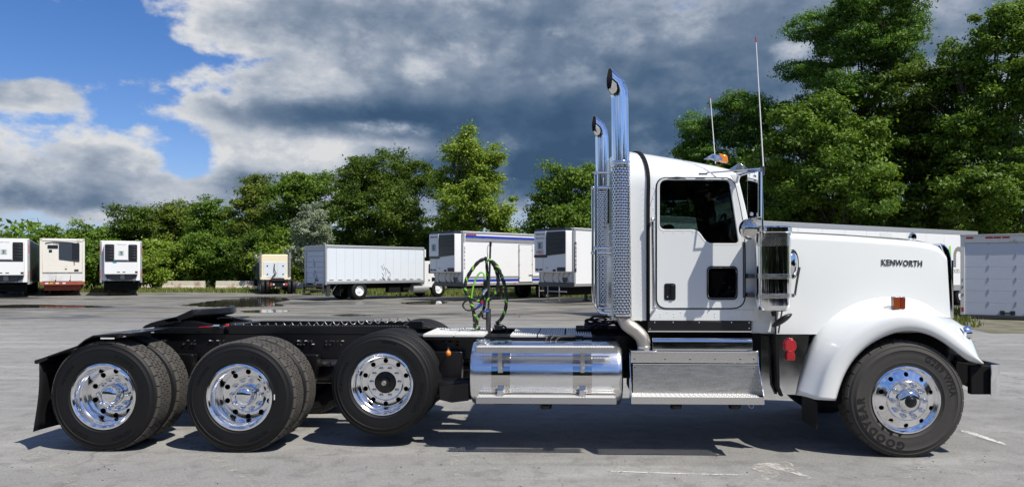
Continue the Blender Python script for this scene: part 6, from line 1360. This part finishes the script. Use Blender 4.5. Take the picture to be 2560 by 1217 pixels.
# fender lamp
c = P(2246, 757, .10); o = MB(); o.prism(rpoly(XZs([(2231, 741.5), (2247, 742), (2247, 772), (2232, 771.5)], .1), .004, 3), .075, .135); o.build('marker_lens', MAT['amber_dark'], TK, bev=.006)
MB().prism(rpoly(XZs([(2247.5, 742.5), (2261, 743.5), (2260.5, 771), (2247.5, 772)], .11), .004, 3), .085, .15).build('marker_lens', MAT['amber_brown'], TK, bev=.006)
MB().box(PX(2232, .1), PX(2261, .1), .08, .15, PZ(2246, 743, .1), PZ(2246, 741, .1)).box(PX(2236, .1), PX(2258, .1), .085, .145, PZ(2246, 776, .1), PZ(2246, 771.5, .1)).build('marker_bracket', MAT['chrome'], TK, bev=.003)
# headlamp pod at the nose of the fender
MB().lathe([(.0, .0), (.06, .004), (.074, .018), (.078, .05), (.07, .075), (.0, .085)], 28, c=(PX(2414, .25)-.055, .24, PZ(2425, 832, .25)), axis='x').build('headlamp_shell', MAT['chrome'], TK)
# bumper
f = MB(); bx0, bx1 = PX(2478, .0), PX(2508, .0); zb0, zb1 = PZ(2490, 990, .0), PZ(2490, 911, .0)
f.prism(rpoly([(bx0, .0), (bx1-.012, .02), (bx1, .10), (bx1, 2.34), (bx1-.012, 2.42), (bx0, 2.44), (bx0, 2.425), (bx1-.03, 2.40), (bx1-.016, 2.34), (bx1-.016, .10), (bx1-.03, .04), (bx0, .015)], .006, 2), zb0, zb1, 'z'); f.build('bumper', MAT['chrome'], TK, bev=.003)
for y in (.35, .80, 1.58, 2.0): MB().prism(XZs([(2395, 905), (2485, 918), (2495, 975), (2470, 988), (2400, 955)], .3), y, y+.06).build('bumper_bracket', MAT['flat_black'], TK, bev=.004)
MB().box(PX(2425, .05), PX(2479, .05), .04, .10, PZ(2440, 985, .05), PZ(2440, 913, .05)).build('bumper_end_bracket', MAT['flat_black'], TK, bev=.01)
MB().box(PX(2320, .7), PX(2372, .7), .68, 1.76, .6, PZ(2340, 660, .7)).build('radiator', MAT['flat_black'], TK)
# amber side lamp on the frame, clutter behind the cab
MB().ball(P(1121, 883, .55), (.028, .028, .034), 10).build('side_lamp', MAT['amber'], TK); MB().cyl(P(1121, 873, .56), P(1121, 868, .56), .012, n=8).cyl(P(1121, 874, .56), P(1121, 878, .75), .008, n=8).build('side_lamp_socket', MAT['polished'], TK)
rb = random.Random(8)
for i in range(7):
    a = P(1460+9*i, 822, .9+.1*(i % 3)); pts = [a]+[a+Vector((rb.uniform(-.02, .08)*k, rb.uniform(-.06, .06), rb.uniform(.01, .05)*min(k, 3))) for k in range(1, 5)]+[a+Vector((.25, .1, -.08))]
    MB().tube(spline(pts, 4), rb.uniform(.008, .014), 6).build('air_line', MAT['hose'], TK)
lp = [P(1475, 806, 1.1)+Vector((.055*math.cos(t), .03*math.sin(t), .022*math.sin(t)+.002*t)) for t in [i*.35 for i in range(40)]]
MB().tube(lp, .007, 5).build('coiled_line', MAT['hose'], TK)
MB().box(PX(1440, 1), PX(1560, 1), .95, 1.5, zt, PZ(1500, 822, 1)).build('valve_tray', MAT['flat_black'], TK, bev=.01)
# ------------------------------------------------------------------ tidy
_d = next(o for o in TK.children if o.name.split('.')[0] == 'door')
for o in list(TK.children):
    n_ = o.name.split('.')[0]
    if n_ in ('door_handle', 'handle_lever', 'door_lock', 'lower_window', 'lower_window_frame', 'lower_window_trim', 'door_glass', 'window_trim', 'door_lamp', 'door_hinge'): o.parent = _d; o.matrix_parent_inverse = Matrix()
del TK['_w']
